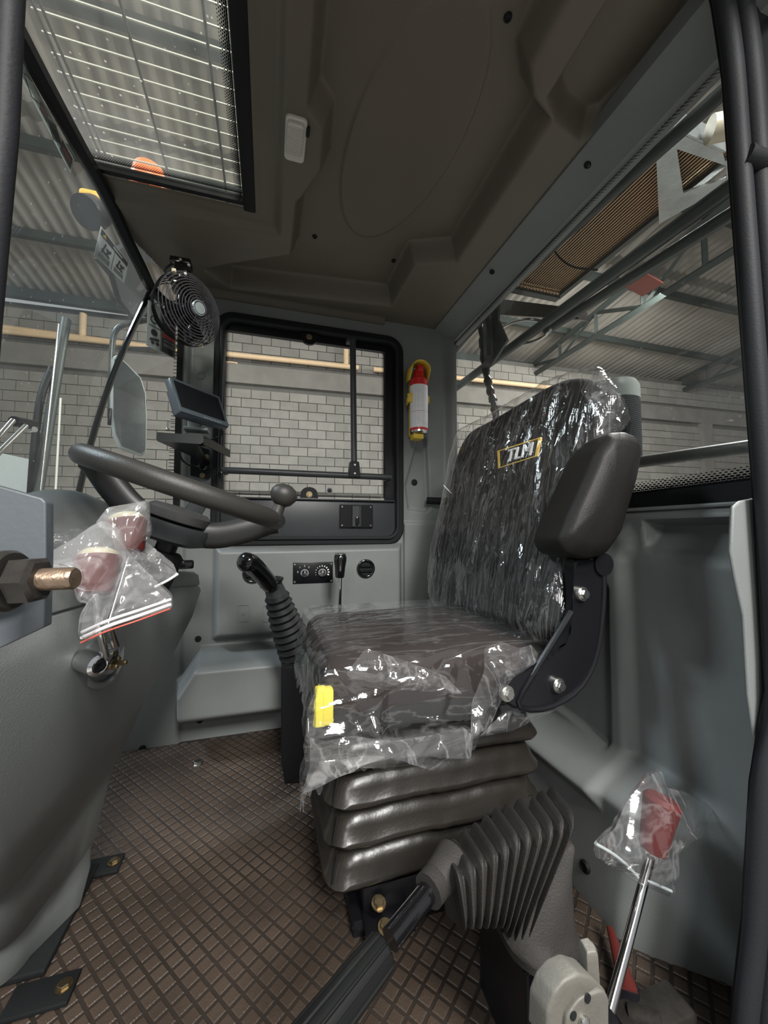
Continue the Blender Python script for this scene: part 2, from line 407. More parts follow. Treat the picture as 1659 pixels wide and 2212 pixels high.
# ---- headliner: height field with recess, duct and hatch hole
pz2 = lambda L, z=1.715: [(PZ(x, y, z).x, PZ(x, y, z).y if y > -40 else .20) for x, y in L]
RC = pz2([(662, -40), (664, 190), (697, 240), (692, 330), (650, 392), (640, 400), (628, 520), (500, 540), (440, 552), (498, 596), (846, 636), (896, 545), (985, 538), (1190, 215), (1152, 165), (1145, 98), (1205, -40)])
R2 = pz2([(1180, 165), (1198, 218), (1250, 262), (1300, 250), (1400, 150), (1490, 40), (1520, -40), (1290, -40)])
HX0, HX1, HY1 = -.455, -.050, 1.122
def ceil_z(x, y):
    z = ZC
    z += .075*sst(-sdpoly(x, y, RC), -.004, .030)
    z += .055*sst(-sdpoly(x, y, R2), -.004, .030)
    # groove round the hatch
    d = max(x-HX1, y-HY1)
    z += .018*sst(-d, -.075, -.050) - .004*(sst(-d, -.02, -.005))
    c, s = math.cos(.10), math.sin(.10); ex, ey = (x-.315)*c+(y-.89)*s, -(x-.315)*s+(y-.89)*c
    e = math.sqrt((ex/.135)**2+(ey/.315)**2)
    z -= .006*(1-sst(e, .985, 1.03))
    z -= .020*sst(y, FY-.035, FY)*(1 if x < .47 else 0)
    return z
X0, X1, Y0, Y1 = -.50, .80, .16, 1.575
d = grid(lambda u, v: (lerp(X0, X1, u), lerp(Y0, Y1, v), ceil_z(lerp(X0, X1, u), lerp(Y0, Y1, v))), 300, 320,
         keep=lambda u, v: not (lerp(X0, X1, u) < HX1 and lerp(Y0, Y1, v) < HY1) and not (lerp(X0, X1, u) < -.455+.10*sst(lerp(Y0, Y1, v), 1.2, 1.56)))
cl = mk('ceiling', flip(d), LINER, ang=60); tag(cl, kind='structure')
for q in ((680, 510), (850, 562), (1097, 36)):
    p = PZ(*q, ZC+.075); mk('plug', plug((p.x, p.y, ceil_z(p.x, p.y)+.001), (0, 0, -1), .008, .006), RUB, cl)
# outer roof skin (keeps light out above the liner)
rf = mk('roof_skin', join(box((.40, .87, 1.80), (.90, 1.55, .03)), box((-.27, 1.50, 1.80), (.46, .26, .03))), BLADE, cl, smooth=False)
# rear header rail
a0, a1 = PX(1545, 60, .80), V((.775, FY, 1.655))
pts = []
for yy, zb in ((.20, 1.640), (FY, 1.610)):
    pts.append([V((.706, yy, 1.672)), V((.704, yy, 1.660)), V((.712, yy, 1.655)), V((.782, yy, zb+.004)), V((.788, yy, zb-.003)), V((.83, yy, zb-.003)), V((.83, yy, 1.70)), V((.706, yy, 1.70))])
hr = mk('trim_1', loft(pts), PANEL, ang=30); tag(hr, kind='structure')
for q in ((1270, 355), (1063, 587)):
    p = PZ(*q, 1.645); mk('plug', plug(p, (-.35, 0, -1), .009, .004), RUB, hr)
# ---- right hand side wall (far wall), height field Y(x, z)
WIN = rrect(.735, .875, .06, 8); WCX, WCZ = .172, 1.145
WINP = [(a+WCX, b+WCZ) for a, b in WIN]
HV = [(-.195, .352), (-.195, .700), (.545, .705), (.545, .40), (.50, .352)]
LB = [(-.30, .045), (-.305, .22), (-.235, .335), (.95, .335), (.95, .045)]
def wall_y(x, z):
    y = FY
    y -= .055*sst(-sdpoly(x, z, HV), -.004, .030)
    b = sst(-sdpoly(x, z, LB), .0, .035)
    if b > 0:
        top = sst(z, .345, .285); und = sst(z, .055, .15)
        y -= .165*b*max(0, min(1, .25*(1 if z < .34 else 0)+.75*top))*und
    if x > .552:                                   # corner pillar reliefs
        y -= .014*sst(z, .792, .784)
        y += .018*sst(-sdpoly(x, z, [(.575, .84), (.56, .95), (.62, 1.16), (.67, 1.18), (.685, .85), (.66, .83)]), 0, .012)
    y -= .030*sst(x, .745, .79)
    y -= .012*sst(x, -.285, -.30)
    return y
d = grid(lambda u, v: (lerp(-.66, .80, u), wall_y(lerp(-.66, .80, u), lerp(0, 1.69, v)), lerp(0, 1.69, v)), 300, 340,
         keep=lambda u, v: sdpoly(lerp(-.66, .80, u), lerp(0, 1.69, v), WINP) > 0 and not (lerp(-.66, .80, u) < -.312 and lerp(0, 1.69, v) > .72))
wl = mk('wall_right', d, PANEL, ang=60); tag(wl, kind='structure')
mk('outer_skin', join(box((-.11+.35, FY+.05, .34), (1.16, .03, .68)), box((.68, FY+.05, 1.2), (.25, .03, 1.1)), box((-.25, FY+.035, 1.15), (.10, .02, .9))), BLADE, wl, smooth=False)
for q, yy in (((434, 812), FY), ((428, 1380), FY), ((310, 1612), FY), ((898, 1041), FY), ((832, 1174), FY-.05), ((424, 1577), 1.46)):
    p = PY(*q, yy); p.y = wall_y(p.x, p.z)-.0005; mk('plug', plug(p, (0, -1, 0), .014 if q[0] in (434, 898) else .011), RUB if q[0] != 434 else PANEL, wl)
p = PY(428, 1608, 1.40); mk('floor_bolt', bolt((p.x, p.y, .0), (0, 0, 1), .012, .01), ZINC, wl)
for xx in (525, 580):                               # blanked switch recesses
    a = PY(xx, 1325, 1.503); mk('switch_blank', join(ringplate([(a.x+u, a.y-.001, a.z+v) for u, v in rrect(.042, .062, .003, 2)], [(a.x+u, a.y-.001, a.z+v) for u, v in rrect(.037, .057, .003, 2)], (0, .004, 0)),
       lathe([(.005, 0), (.005, .002)], a+V((0, 0, 0)), (0, -1, 0), 12)), DARKP if False else PANEL, wl)
# slot with a strap in the pillar
a = PY(952, 1084, FY-.002); mk('slot', prism([(a.x+u, FY+.001, a.z+v) for u, v in rrect(.05, .022, .010, 4)], (0, -.004, 0)), RUB, wl)
# ---- window 1: side window with seal, pane, lower panel and bars
w1 = thing('window_1', None, None, (WCX, FY, .71), kind='structure')
def ringxz(w_, h_, r, y, cx=WCX, cz=WCZ, k=8): return [V((a+cx, y, b+cz)) for a, b in rrect(w_, h_, r, k)]
mk('window_seal', ringplate(ringxz(.760, .900, .07, FY-.018), ringxz(.712, .852, .05, FY-.018), (0, .03, 0)), RUB, w1, bevel=.006)
mk('window_seal', ringplate(ringxz(.716, .856, .05, FY-.026), ringxz(.690, .830, .04, FY-.026), (0, .03, 0)), SEAL, w1, bevel=.004)
mk('window_frame', ringplate(ringxz(.706, .846, .045, FY+.004), ringxz(.645, .76, .01, FY+.004, .152, 1.150), (0, .02, 0)), BLKM, w1, smooth=False)
mk('pane', ([(-.19, FY+.022, .86), (.495, FY+.022, .86), (.495, FY+.022, 1.56), (-.19, FY+.022, 1.56)], [(0, 1, 2, 3)]), GLASS, w1, smooth=False)
mk('lower_panel', box((.17, FY+.012, .795), (.70, .02, .165), .004), DARKP, w1)
mk('panel_ledge', box((.17, FY-.004, .879), (.69, .014, .006), .002), DARKP, w1)
def frit(parent, a, b, up, wd, nd, off=(0, 0, 0)):      # strip of dots from edge a-b towards up
    a, b, up = V(a)+V(off), V(b)+V(off), V(up).normalized()*wd
    return mk('dot_border', ([a, b, b+up, a+up], [(0, 1, 2, 3)]), FRIT, parent, smooth=False, uv=[(0, 0), (nd, 0), (nd, 1), (0, 1)])
yq = FY+.020
frit(w1, (-.17, yq, .892), (.475, yq, .892), (0, 0, 1), .022, 150)
frit(w1, (-.170, yq, .892), (-.170, yq, 1.53), (1, 0, 0), .014, 150)
frit(w1, (.475, yq, .892), (.475, yq, 1.55), (-1, 0, 0), .014, 150)
for q, up in (((668, 728), 1), ((668, 1068), -1)):       # hinge knuckles
    p = PY(*q, FY-.012)
    ol = [(p.x+.033*math.cos(t), p.y, p.z-up*(.004+.026*math.sin(t))) for t in [math.pi*i/10 for i in range(11)]]+[(p.x-.036, p.y, p.z+up*.014), (p.x+.036, p.y, p.z+up*.014)]
    b = mk('hinge_tab', prism(ol, (0, .012, 0)), BLKM, w1); mk('hinge_bolt', bolt((p.x, p.y, p.z), (0, -1, 0), .009, .006), BRASS, b)
lp = mk('latch_plate', box(PY(770, 1115, FY-.006), (.140, .006, .094), .001), BLKM, w1, smooth=False)
for dx, dz in ((-1, -1), (1, -1), (1, 1), (-1, 1)):
    mk('rivet', lathe([(.004, 0), (.003, .002)], PY(770, 1115, FY-.009)+V((dx*.060, 0, dz*.038)), (0, -1, 0), 10), ZINC, lp)
c = PY(770, 1115, FY-.012)
mk('latch_channel', join(box(c+V((-.014, 0, 0)), (.008, .014, .084)), box(c+V((.016, 0, 0)), (.003, .014, .084)), box(c+V((0, .004, 0)), (.03, .004, .084))), DARKP, lp, smooth=False)
mk('latch_slider', box(c+V((.002, -.008, -.018)), (.012, .016, .032), .003), BLK, lp)
p = PY(712, 1060, FY+.05); mk('outside_nut', bolt(p, (0, 1, 0), .010, .012), ZINC, w1)
# ---- quarter glass + windshield (windows 2, 3), joined by a black seam
T = lambda t: V((-.46+.02*sst(t, .85, 1.19)+.03*sst(t, 1.19, 1.5), t, 1.672-.062*sst(t, 1.15, 1.50)))
B = lambda t: V((-.665+.02*sst(t, .8, 1.2)+.055*sst(t, 1.1, 1.42), t, .74))
def wsh(u, v):
    tt = lerp(.18, 1.50, u); tb = lerp(.18, 1.42, u); a, b = T(tt), B(tb); p = a.lerp(b, v)
    p.x -= .03*math.sin(math.pi*v); return p
w3 = thing('window_3', None, None, (-.65, .8, .74), kind='structure')
mk('pane', grid(wsh, 40, 24), GLASSW, w3)
# black header / rim along its top edge, running on over the quarter glass to the pillar
rim = [T(t) for t in (.18, .4, .6, .8, 1.0, 1.19, 1.30, 1.40, 1.50)]+[V((-.37, 1.548, 1.585)), V((-.322, 1.565, 1.555))]
mk('top_rim', tube(smoothpath(rim, 4), .020, 8, sq=(1, .7)), RUB, w3)
SEAMT = V(T(1.50)); SEAMB = V(wsh(1, .80)); 
w2 = thing('window_2', None, None, (-.45, 1.5, .74), kind='structure')
q0, q1, q2, q3 = T(1.50), V((-.318, 1.572, 1.56)), V((-.318, 1.572, .72)), B(1.42)
mk('pane', grid(lambda u, v: wsh(1, v).lerp(q1.lerp(q2, v), u), 4, 20), GLASS, w2)
mk('pillar_seal', box((-.325, 1.566, 1.14), (.020, .02, .86)), RUB, w2, smooth=False)
vv = []
n = 46
for i in range(n):
    z = 1.50-.62*i/n; L_ = .010+.012*(i/n); vv.append(box((-.335-L_/2, 1.5665, z), (L_, .001, .0022)))
tag(mk('tick_border', join(*vv), RUB, w2, smooth=False), kind='stuff')
sm = mk('glass_seam', tube([wsh(1, i/12*1.0)+V((.004, -.004, 0)) for i in range(13)], .0125, 8, sq=(1, .7)), BLK, w3)
# ---- roof hatch (window 4)
w4 = thing('window_4', None, None, (-.25, .6, 1.68), kind='structure')
mk('frame', join(box((HX1-.016, .60, 1.691), (.034, 1.08, .030), .005), box((-.26, HY1-.004, 1.690), (.42, .016, .022), .004)), RUB, w4)
mk('pane', ([(-.455, .12, 1.702), (-.055, .12, 1.702), (-.055, 1.12, 1.702), (-.455, 1.12, 1.702)], [(0, 1, 2, 3)]), GLASSD, w4, smooth=False)
frit(w4, (HX1-.036, .14, 1.698), (HX1-.036, 1.11, 1.698), (-1, 0, 0), .020, 170)
frit(w4, (-.455, HY1-.018, 1.698), (-.07, HY1-.018, 1.698), (0, -1, 0), .018, 70)
# ---- rear wall: lower moulded panel X(y, z), and rear window (window 5)
PK = [(.465, .700), (.465, .775), (.640, .775), (.640, .710), (.62, .695)]
BP = [(.650, .18), (.655, .74), (.675, .768), (1.20, .768), (1.20, .18)]
BI = [(.705, .26), (.700, .62), (.73, .665), (1.1, .665), (1.1, .30)]
def rear_x(y, z):
    x = .795
    x -= .014*sst(z, .80, .780)
    x += .045*sst(-sdpoly(y, z, PK), -.002, .014)*sst(z, .692, .765)
    x -= .020*sst(-sdpoly(y, z, BP), -.004, .030)
    x += .016*sst(-sdpoly(y, z, BI), -.002, .010)
    x -= .018*sst(z, .72, .68)
    # wheel-arch ledge at the bottom
    k = sst(y, .44, .60); zt = .285-.02*sst(y, .6, .9)
    x -= .105*k*sst(z, zt, zt-.075)
    x -= .03*k*sst(z, .20, 0)
    return x
d = grid(lambda u, v: (rear_x(lerp(.40, FY, u), lerp(0, .80, v)), lerp(.40, FY, u), lerp(0, .80, v)), 220, 170)
wr = mk('wall_rear', flip(d), PANEL, ang=60); tag(wr, kind='structure')
mk('sill', box((.806, .98, .799), (.045, 1.18, .008), .003), PANEL, wr)
mk('outer_skin', box((.86, .9, .38), (.03, 1.4, .80)), BLADE, wr, smooth=False)
for q, xx in (((1262, 1873), .66), ((1262, 1873), .66))[:1]:
    p = PX(*q, .63); p.x = rear_x(p.y, p.z)-.001; mk('plug', plug(p, (-1, 0, 0), .012, .006), RUB, wr)
pk = PX(1335, 1380, .775)
mk('card_pocket', prism([PX(1296, 1335, .762), PX(1352, 1402, .762), PX(1292, 1428, .762)], (.004, 0, 0)), PANEL, wr, bevel=.001)
w5 = thing('window_5', None, None, (.81, .9, .80), kind='structure')
def rw(y, z): return V((.812+(.806-.812)*0-.02*(y-.4)/1.16, y, z))
mk('pane', ([rw(.30, .80), rw(FY, .80), rw(FY, 1.64), rw(.30, 1.70)], [(0, 1, 2, 3)]), GLASS, w5, smooth=False)
mk('black_border', join(prism([rw(.30, .79)+V((-.002, 0, 0)), rw(FY, .79)+V((-.002, 0, 0)), rw(FY, .825)+V((-.002, 0, 0)), rw(.30, .845)+V((-.002, 0, 0))], (.001, 0, 0)),
   prism([rw(FY-.006, .80), rw(FY+.02, .80), rw(FY+.02, 1.64), rw(FY-.006, 1.64)], (-.004, 0, 0))), RUB, w5, smooth=False)
frit(w5, rw(.32, .843), rw(1.54, .822), (0, 0, 1), .026, 130, (-.003, 0, 0))
a, b = rw(.32, 1.645), rw(1.54, 1.60)
frit(w5, a, b, (0, 0, -1), .020, 150, (-.003, 0, 0))
# ---- door jambs of the opening we look through
jr = thing('trim_2', None, None, (.70, .38, 0), kind='structure')
JP = [(.640, 1.72), (.668, 1.603), (.684, 1.491), (.691, 1.298), (.702, .999), (.711, .784), (.713, .508), (.672, .381), (.642, .197), (.612, .077), (.60, -.02)]
def strip(off, w_, y, th, m, nm, par, P=JP):
    return mk(nm, loft([[V((x+off, y, z)), V((x+off+w_, y, z)), V((x+off+w_, y+th, z)), V((x+off, y+th, z))] for x, z in P]), m, par, bevel=.003)
strip(.014, .30, .400, .010, BLKM, 'jamb_plate', jr)
mk('door_seal', tube(smoothpath([V((x+.016, .392, z)) for x, z in JP], 4), .0135, 12), SEAL, jr)
mk('seal_lip', tube(smoothpath([V((x+.046, .385, z)) for x, z in JP], 4), .0145, 12), SEAL, jr)
mk('seal_lip', tube(smoothpath([V((x+.082, .383, z)) for x, z in JP if z < 1.32], 4), .019, 12), RUB, jr)
mk('seal_joint', tube([V((.703, .386, 1.335)), V((.735, .380, 1.325)), V((.765, .378, 1.335))], .017, 10), RUB, jr)
P2 = [PY(x, y, .412) for x, y in ((1584, 1095), (1600, 1082), (1660, 1070), (1700, 1700), (1640, 1660), (1618, 1500), (1608, 1330), (1590, 1250), (1580, 1190))]
mk('pillar_panel', prism(P2, (0, .006, 0)), PANEL, jr, bevel=.006)
jl = thing('trim_3', None, None, (-.22, .38, 0), kind='structure')
JL = [(-.216, 1.75), (-.214, 1.096), (-.219, .93), (-.222, .80), (-.224, .60), (-.25, .0)]
mk('jamb_plate', loft([[V((x-.5, .40, z)), V((x-.020, .40, z)), V((x-.020, .41, z)), V((x-.5, .41, z))] for x, z in JL if z > .75] ), RUB, jl)
mk('door_seal', tube([V((x-.008, .392, z)) for x, z in JL if z > .75], .010, 12), SEAL, jl)
mk('seal_lip', tube([V((x-.032, .385, z)) for x, z in JL if z > .75], .015, 12), RUB, jl)
# door header above the opening
mk('trim_4', box((.24, .10, 1.83), (1.6, .12, .20), .02), BLKM); tag(bpy.data.objects['trim_4'], kind='structure')
# ================================================================== SETTING: warehouse outside
WS = -.049
def wy(x, off=0): return 8.6+WS*x+off
wx = V((1, WS, 0)).normalized(); wn = V((WS, -1, 0)).normalized()
gw = mk('wall_warehouse', prism([(-9, wy(-9, .02), -1.3), (17, wy(17, .02), -1.3), (17, wy(17, .02), 5.12), (-9, wy(-9, .02), 5.12)], (0, .18, 0)), MORT, smooth=False); tag(gw, kind='structure')
BW, BH = .40, .20
bd = box((0, 0, 0), (.388, .05, .188), .004, 1)
vis = []; rest = []
for r in range(-5, 32):
    z = -.2+r*BH+.1
    if 3.86 < z < 4.36 or z > 5.08: continue
    for c in range(-24, 42):
        x = c*BW+(BW/2 if r % 2 else 0)
        p = V((x, wy(x), z)); dd = p-C0
        fw = dd.x*math.sin(YAW)+dd.y*math.cos(YAW); rt = dd.x*math.cos(YAW)-dd.y*math.sin(YAW)
        sx = CX+FPX*rt/fw; sy = CY-FPX*(dd.z*math.cos(PIT)-fw*math.sin(PIT))/(fw*math.cos(PIT)+dd.z*math.sin(PIT))
        inwin = (480 < sx < 840 and 705 < sy < 1080) or (968 < sx < 1090 and 830 < sy < 1060) or (1340 < sx < 1625 and 830 < sy < 1110) or (150 < sx < 395 and 900 < sy < 1100) 
        (vis if inwin and z > .2 else rest).append((abs(fw)+abs(sx-760)*.004, p))
vis.sort(key=lambda t: t[0]); rest += vis[300:]; vis = vis[:300]
first = None
BLK2 = [BLOCKM, mat('concrete_block_pale', (.29, .277, .25), .9, bump=.5, scale=60, var=.08, vscale=5, bdist=.004), mat('concrete_block_dim', (.24, .229, .207), .9, bump=.5, scale=60, var=.08, vscale=5, bdist=.004)]
protos = []
rot = math.atan2(WS, 1)
for i, (k, p) in enumerate(vis):
    if i < 3:
        o = mk('block', (bd[0], bd[1]), BLK2[i], gw, smooth=False); protos.append(o)
    else:
        o = protos[random.randrange(3)].copy(); COL.objects.link(o)
    o.rotation_euler.z = rot; o.location = p-WLOC['wall_warehouse']-V((0, 0, .094))+wn*random.uniform(-.002, .003)
vs, fs = [], []
Mr = Matrix.Rotation(rot, 4, 'Z')
b0 = box((0, 0, 0), (.388, .05, .188))
for k, p in rest:
    n0 = len(vs); vs += [Mr @ v+p for v in b0[0]]; fs += [tuple(i+n0 for i in f) for f in b0[1]]
tag(mk('block_courses', (vs, fs), BLOCKM, gw, smooth=False), kind='stuff')
def wbox(x0, x1, z0, z1, dep, m, nm, par=gw):
    return mk(nm, prism([(x0, wy(x0, -dep), z0), (x1, wy(x1, -dep), z0), (x1, wy(x1, -dep), z1), (x0, wy(x0, -dep), z1)], (0, dep+.05, 0)), m, par, smooth=False)
wbox(-9, 17, 3.90, 4.30, .10, CONC, 'ring_beam')
for xx in (-6.2, 2.95, 12.2): wbox(xx-.17, xx+.17, -1.3, 3.9, .14, CONC, 'pilaster')
gf = mk('floor_warehouse', box((3, 2, -1.32), (30, 22, .05)), mat('polished_concrete', (.34, .33, .31), .45, var=.1, vscale=1), smooth=False); tag(gf, kind='structure')
# painted pipe with elbow, bracket
pp = thing('wall_pipe', 'long cream painted pipe running along the block wall above the beam', 'pipe', (0, wy(0, -.15), 4.45))
z0 = 4.46
mk('pipe_run', tube([V((x, wy(x, -.16), z0)) for x in (-5.2, -2.6)], .055, 10), CREAM, pp)
mk('pipe_run', tube([V((x, wy(x, -.16), z0)) for x in (-2.2, 1.9)], .055, 10), CREAM, pp)
mk('pipe_run', tube([V((x, wy(x, -.16), z0)) for x in (2.25, 9.5)], .055, 10), CREAM, pp)
mk('pipe_run', tube(smoothpath([V((-3.5, wy(-3.5, -.16), z0)), V((-3.5, wy(-3.5, -.16), z0+.5))], 2), .06, 10), CREAM, pp)
mk('pipe_run', tube([V((1.62, wy(1.6, -.14), z0)), V((1.62, wy(1.6, -.14), z0+.45))], .06, 10), CREAM, pp)
mk('pipe_run', tube([V((-5.2, wy(-5, -.16), z0+.08)), V((-2.2, wy(-2, -.16), z0-.02))], .05, 10), CREAM, pp)
for x in (-1.0,):
    for k in (0, 1): mk('vent_block', ringplate([(x+k*.21+u, wy(x, -.04), 4.30+v) for u, v in rrect(.20, .13, .01, 2)], [(x+k*.21+u, wy(x, -.04), 4.30+v) for u, v in rrect(.15, .08, .01, 2)], (0, .05, 0)), CREAM, gw, smooth=False)
# roof sheets: corrugated, ribs along the slope
SL = .13
def rz(y, x): return 5.27+SL*(8.7-y)
gr = thing('ceiling_warehouse', None, None, (3, 5, 5.3), kind='structure')
def sheet(x0, x1, ya, yb, nm='roof_sheet'):
    n = max(6, int((x1-x0)/.022)); vs, fs = [], []
    for i in range(n+1):
        x = x0+(x1-x0)*i/n; h = .022*math.cos(2*math.pi*x/.177)
        for y in (ya, yb): vs.append(V((x, y, rz(y, x)+h)))
    for i in range(n): fs.append((2*i, 2*i+1, 2*i+3, 2*i+2))
    return mk(nm, (vs, fs), SHEET, gr, ang=80)
x = -9.0; k = 0
while x < 17:
    for (ya, yb) in ((5.2, 8.75), (1.6, 5.4), (-2.0, 1.8)):
        s = sheet(x, x+1.06, ya, yb); s.location.z += .012*(k % 2)
    x += 1.0; k += 1
for y in (8.55, 7.1, 5.6, 4.1, 2.6, 1.1): # purlins
    z = rz(y, 0)-.09
    mk('purlin', join(box((4, y, z), (26, .05, .13)), box((4, y+.03, z-.06), (26, .08, .012))), STEELB, gr, smooth=False)
def truss(X, y0, y1, nm='roof_truss'):
    t = thing(nm, {6.6: 'dark steel lattice truss under the roof right of the seat top', 11.5: 'dark lattice truss farthest right under the corrugated roof', -7: 'dark roof truss seen high through the windshield'}[X], 'truss', (X, (y0+y1)/2, 4.9))
    zt = lambda y: rz(y, X)-.18; zb = lambda y: 4.85+.02*(8.6-y)
    mk('top_chord', tube([V((X, y0, zt(y0))), V((X, y1, zt(y1)))], .075, 4), STEELB, t, smooth=False)
    mk('bottom_chord', tube([V((X, y0, zb(y0))), V((X, y1, zb(y1)))], .07, 4), STEELB, t, smooth=False)
    n = 7
    for i in range(n+1):
        y = lerp(y0, y1, i/n); mk('post', tube([V((X, y, zb(y))), V((X, y, zt(y)))], .05, 4), STEELB, t, smooth=False)
        if i < n:
            y2 = lerp(y0, y1, (i+1)/n); a = (y, y2) if i % 2 else (y2, y)
            mk('brace', tube([V((X, a[0], zb(a[0]))), V((X, a[1], zt(a[1])))], .04, 4), STEELB, t, smooth=False)
truss(6.6, 8.45, 1.0); truss(11.5, 8.4, 1.0); truss(-7, 8.45, 1.0)
mk('eave_beam', box((4, 8.42, 5.08), (26, .12, .16)), STEELB, gr, smooth=False)
# ---- machine parts outside the rear window: condenser with guard tubes
cz = 1.79
ac = thing('condenser', 'brown finned condenser with grey guard bars above the rear window', 'condenser', (1.03, 1.0, cz))
mk('core', box((1.045, 1.02, cz+.03), (.33, .64, .03)), FIN, ac, smooth=False)
fd = box((0, 0, 0), (.0032, .66, .008)); f0 = None
for i in range(30):
    x = .885+i*.0112
    if f0 is None: f0 = mk('fin', fd, FINL, ac, smooth=False)
    o = f0 if i == 0 else f0.copy()
    if i: COL.objects.link(o)
    o.location = V((x, 1.02, cz+.010))-WLOC[ac.name]
mk('end_frame', join(box((1.045, 1.365, cz+.01), (.34, .03, .05)), box((.875, 1.02, cz+.02), (.02, .70, .05)), box((1.22, 1.02, cz+.02), (.02, .70, .05))), ROPS, ac, smooth=False)
tb = [tube(smoothpath([V((.89+k*.017, 1.345, cz+.006)), V((.895+k*.017, 1.356, cz-.003)), V((.90+k*.017, 1.345, cz+.006))], 3), .0035, 6) for k in range(19)]
tag(mk('return_bend', join(*tb), FINL, ac), kind='stuff')
hs = [PX(x, y, .93) for x, y in ((1188, 500), (1200, 545), (1235, 575), (1290, 583))]
mk('hose', tube(smoothpath(hs, 6), .003, 8), RUB, ac)
# galvanised bracket plate with triangular opening
gp = thing('bracket_plate', 'shiny galvanized bracket plate with a triangular opening beside the condenser', 'bracket', PX(1480, 420, 1.0))
Yb = lambda q: PZ(q[0], q[1], 1.765)
outer = [(1414, 262), (1560, 330), (1580, 395), (1424, 484)]
inner = [(1462, 322), (1568, 358), (1570, 385), (1476, 417)]
def dens(P, k=6):
    out = []
    for i in range(len(P)):
        a, b = P[i], P[(i+1) % len(P)]
        for t in range(k): out.append((lerp(a[0], b[0], t/k), lerp(a[1], b[1], t/k)))
    return out
mk('plate', ringplate([Yb(q) for q in dens(outer)], [Yb(q) for q in dens(inner)], (0, 0, .006)), GALV, gp, smooth=False)
mk('flange', prism([Yb((1414, 262)), Yb((1460, 285)), Yb((1560, 330)), Yb((1560, 330))+V((0, 0, .05)), Yb((1414, 262))+V((0, 0, .05))], (.006, -.006, 0)), GALV, gp, smooth=False)
a = PX(1533, 280, 1.05); mk('pipe_stub', lathe([(.030, 0), (.030, .14), (.026, .14), (.026, .02)], a, (.85, -.5, .0), 24), mat('cream_tube', (.62, .55, .42), .4), gp)
# guard tubes
gt = thing('roof_guard', 'dark steel guard tubes crossing the view above the rear window', 'guard frame', (1.0, 1.2, 1.5))
def seg(p0, X0_, p1, X1_, r, nm='guard_tube', m=ROPS, k=10): return mk(nm, tube([PX(*p0, X0_), PX(*p1, X1_)], r, k), m, gt)
seg((1600, 165), .87, (1075, 640), .87, .016)
seg((1640, 360), .95, (975, 845), .95, .019)
seg((1640, 425), .98, (1180, 715), .98, .016)
seg((1056, 640), .89, (1060, 770), .89, .019, 'guard_post')
seg((968, 775), .86, (1070, 655), .86, .014)
mk('guard_gusset', prism([PX(x, y, .90) for x, y in ((1042, 650), (1078, 640), (1075, 690), (1095, 735), (1060, 790), (1045, 770))], (.01, 0, 0)), ROPS, gt, smooth=False)
mk('side_beam', prism([PX(x, y, 1.0) for x, y in ((1075, 645), (1240, 665), (1250, 690), (1080, 680))], (.05, 0, 0)), DIRTM, gt, smooth=False)
mk('hose_bundle', tube(smoothpath([PX(x, y, .97) for x, y in ((1060, 740), (1090, 705), (1140, 690), (1190, 705), (1160, 735), (1090, 750))], 5), .006, 8), CHROME, gt)
ch = thing('hose_loom', 'thick black wrapped hose rising behind the rear window beside the extinguisher pillar', 'hose', PX(1070, 900, .95))
pts = smoothpath([PX(x, y, .95) for x, y in ((1040, 700), (1046, 780), (1058, 840), (1070, 890), (1078, 1000))], 12)
mk('wrapped_hose', tube(pts, [.0165+.003*math.sin(i*1.3)+.0015*math.sin(i*2.9) for i in range(len(pts))], 14), BLKM, ch)
a = PX(1385, 612, 1.25)
rp = mk('red_plate', box(a, (.11, .08, .006), .002, M=Matrix.Rotation(.25, 4, 'Y')), mat('red_brown_plate', (.30, .08, .06), .5)); tag(rp, 'small red plate hanging beside the guard tube under the warehouse roof', 'plate')
bx = thing('air_cleaner', 'light grey air cleaner cap with fine black mesh behind the seat top', 'air cleaner', PX(1330, 900, 1.02))
c = PX(1322, 850, 1.03); R_ = .075
mk('cap', lathe([(R_, -.03), (R_, .0), (R_*.97, .015), (R_*.88, .028), (R_*.6, .034), (.001, .036)], c, (0, 0, 1), 32), GREYC, bx)
MESH = mat('fine_black_mesh', (.10, .11, .12), .4, bump=1, scale=900, bdist=.003)
tb = [torus(c+V((0, 0, -.035-.0062*i)), (.1, 0, 1), R_*.97, .0026, 40, 6) for i in range(30)]
tag(mk('mesh_screen', join(lathe([(R_*.94, -.22), (R_*.94, -.03)], c, (0, 0, 1), 32), *tb), MESH, bx), kind='stuff')
mk('stand_pipe', lathe([(.045, -1.29-c.z), (.045, -.21)], c, (0, 0, 1), 20), ROPS, bx)
hb = mk('rear_bar', tube([PX(1345, 1003, .90), PX(1700, 955, .90)], .0145, 14), ROPS); tag(hb, 'dark horizontal hand bar crossing the rear window outside', 'bar')
# ---- roof guard rods over the hatch
rg = thing('hatch_guard', 'bright wire guard grid lying over the glass roof hatch', 'guard', (-.26, .8, 1.76))
rd = tube([V((-.20, 0, 0)), V((.20, 0, 0))], .0022, 8); r0 = None
WIREM = mat('bright_wire', (.60, .60, .56), .35, .6)
for i in range(27):
    y = .24+i*.0365
    if r0 is None: r0 = mk('guard_rod', rd, WIREM, rg)
    o = r0 if i == 0 else r0.copy()
    if i: COL.objects.link(o)
    o.location = V((-.255, y, 1.76))-WLOC[rg.name]
for x in (-.445, -.432, -.285, -.135): mk('long_rod', tube([V((x, .2, 1.755)), V((x, 1.24, 1.755))], .0032, 8), DIRTM, rg)
o = tag(mk('beacon', lathe([(.050, 0), (.052, .01), (.050, .05), (.042, .085), (.02, .10), (.001, .102)], PZ(320, 424, 1.79), (0, 0, 1), 28), ORANGE), 'orange ribbed warning beacon on the roof behind the hatch glass', 'beacon')
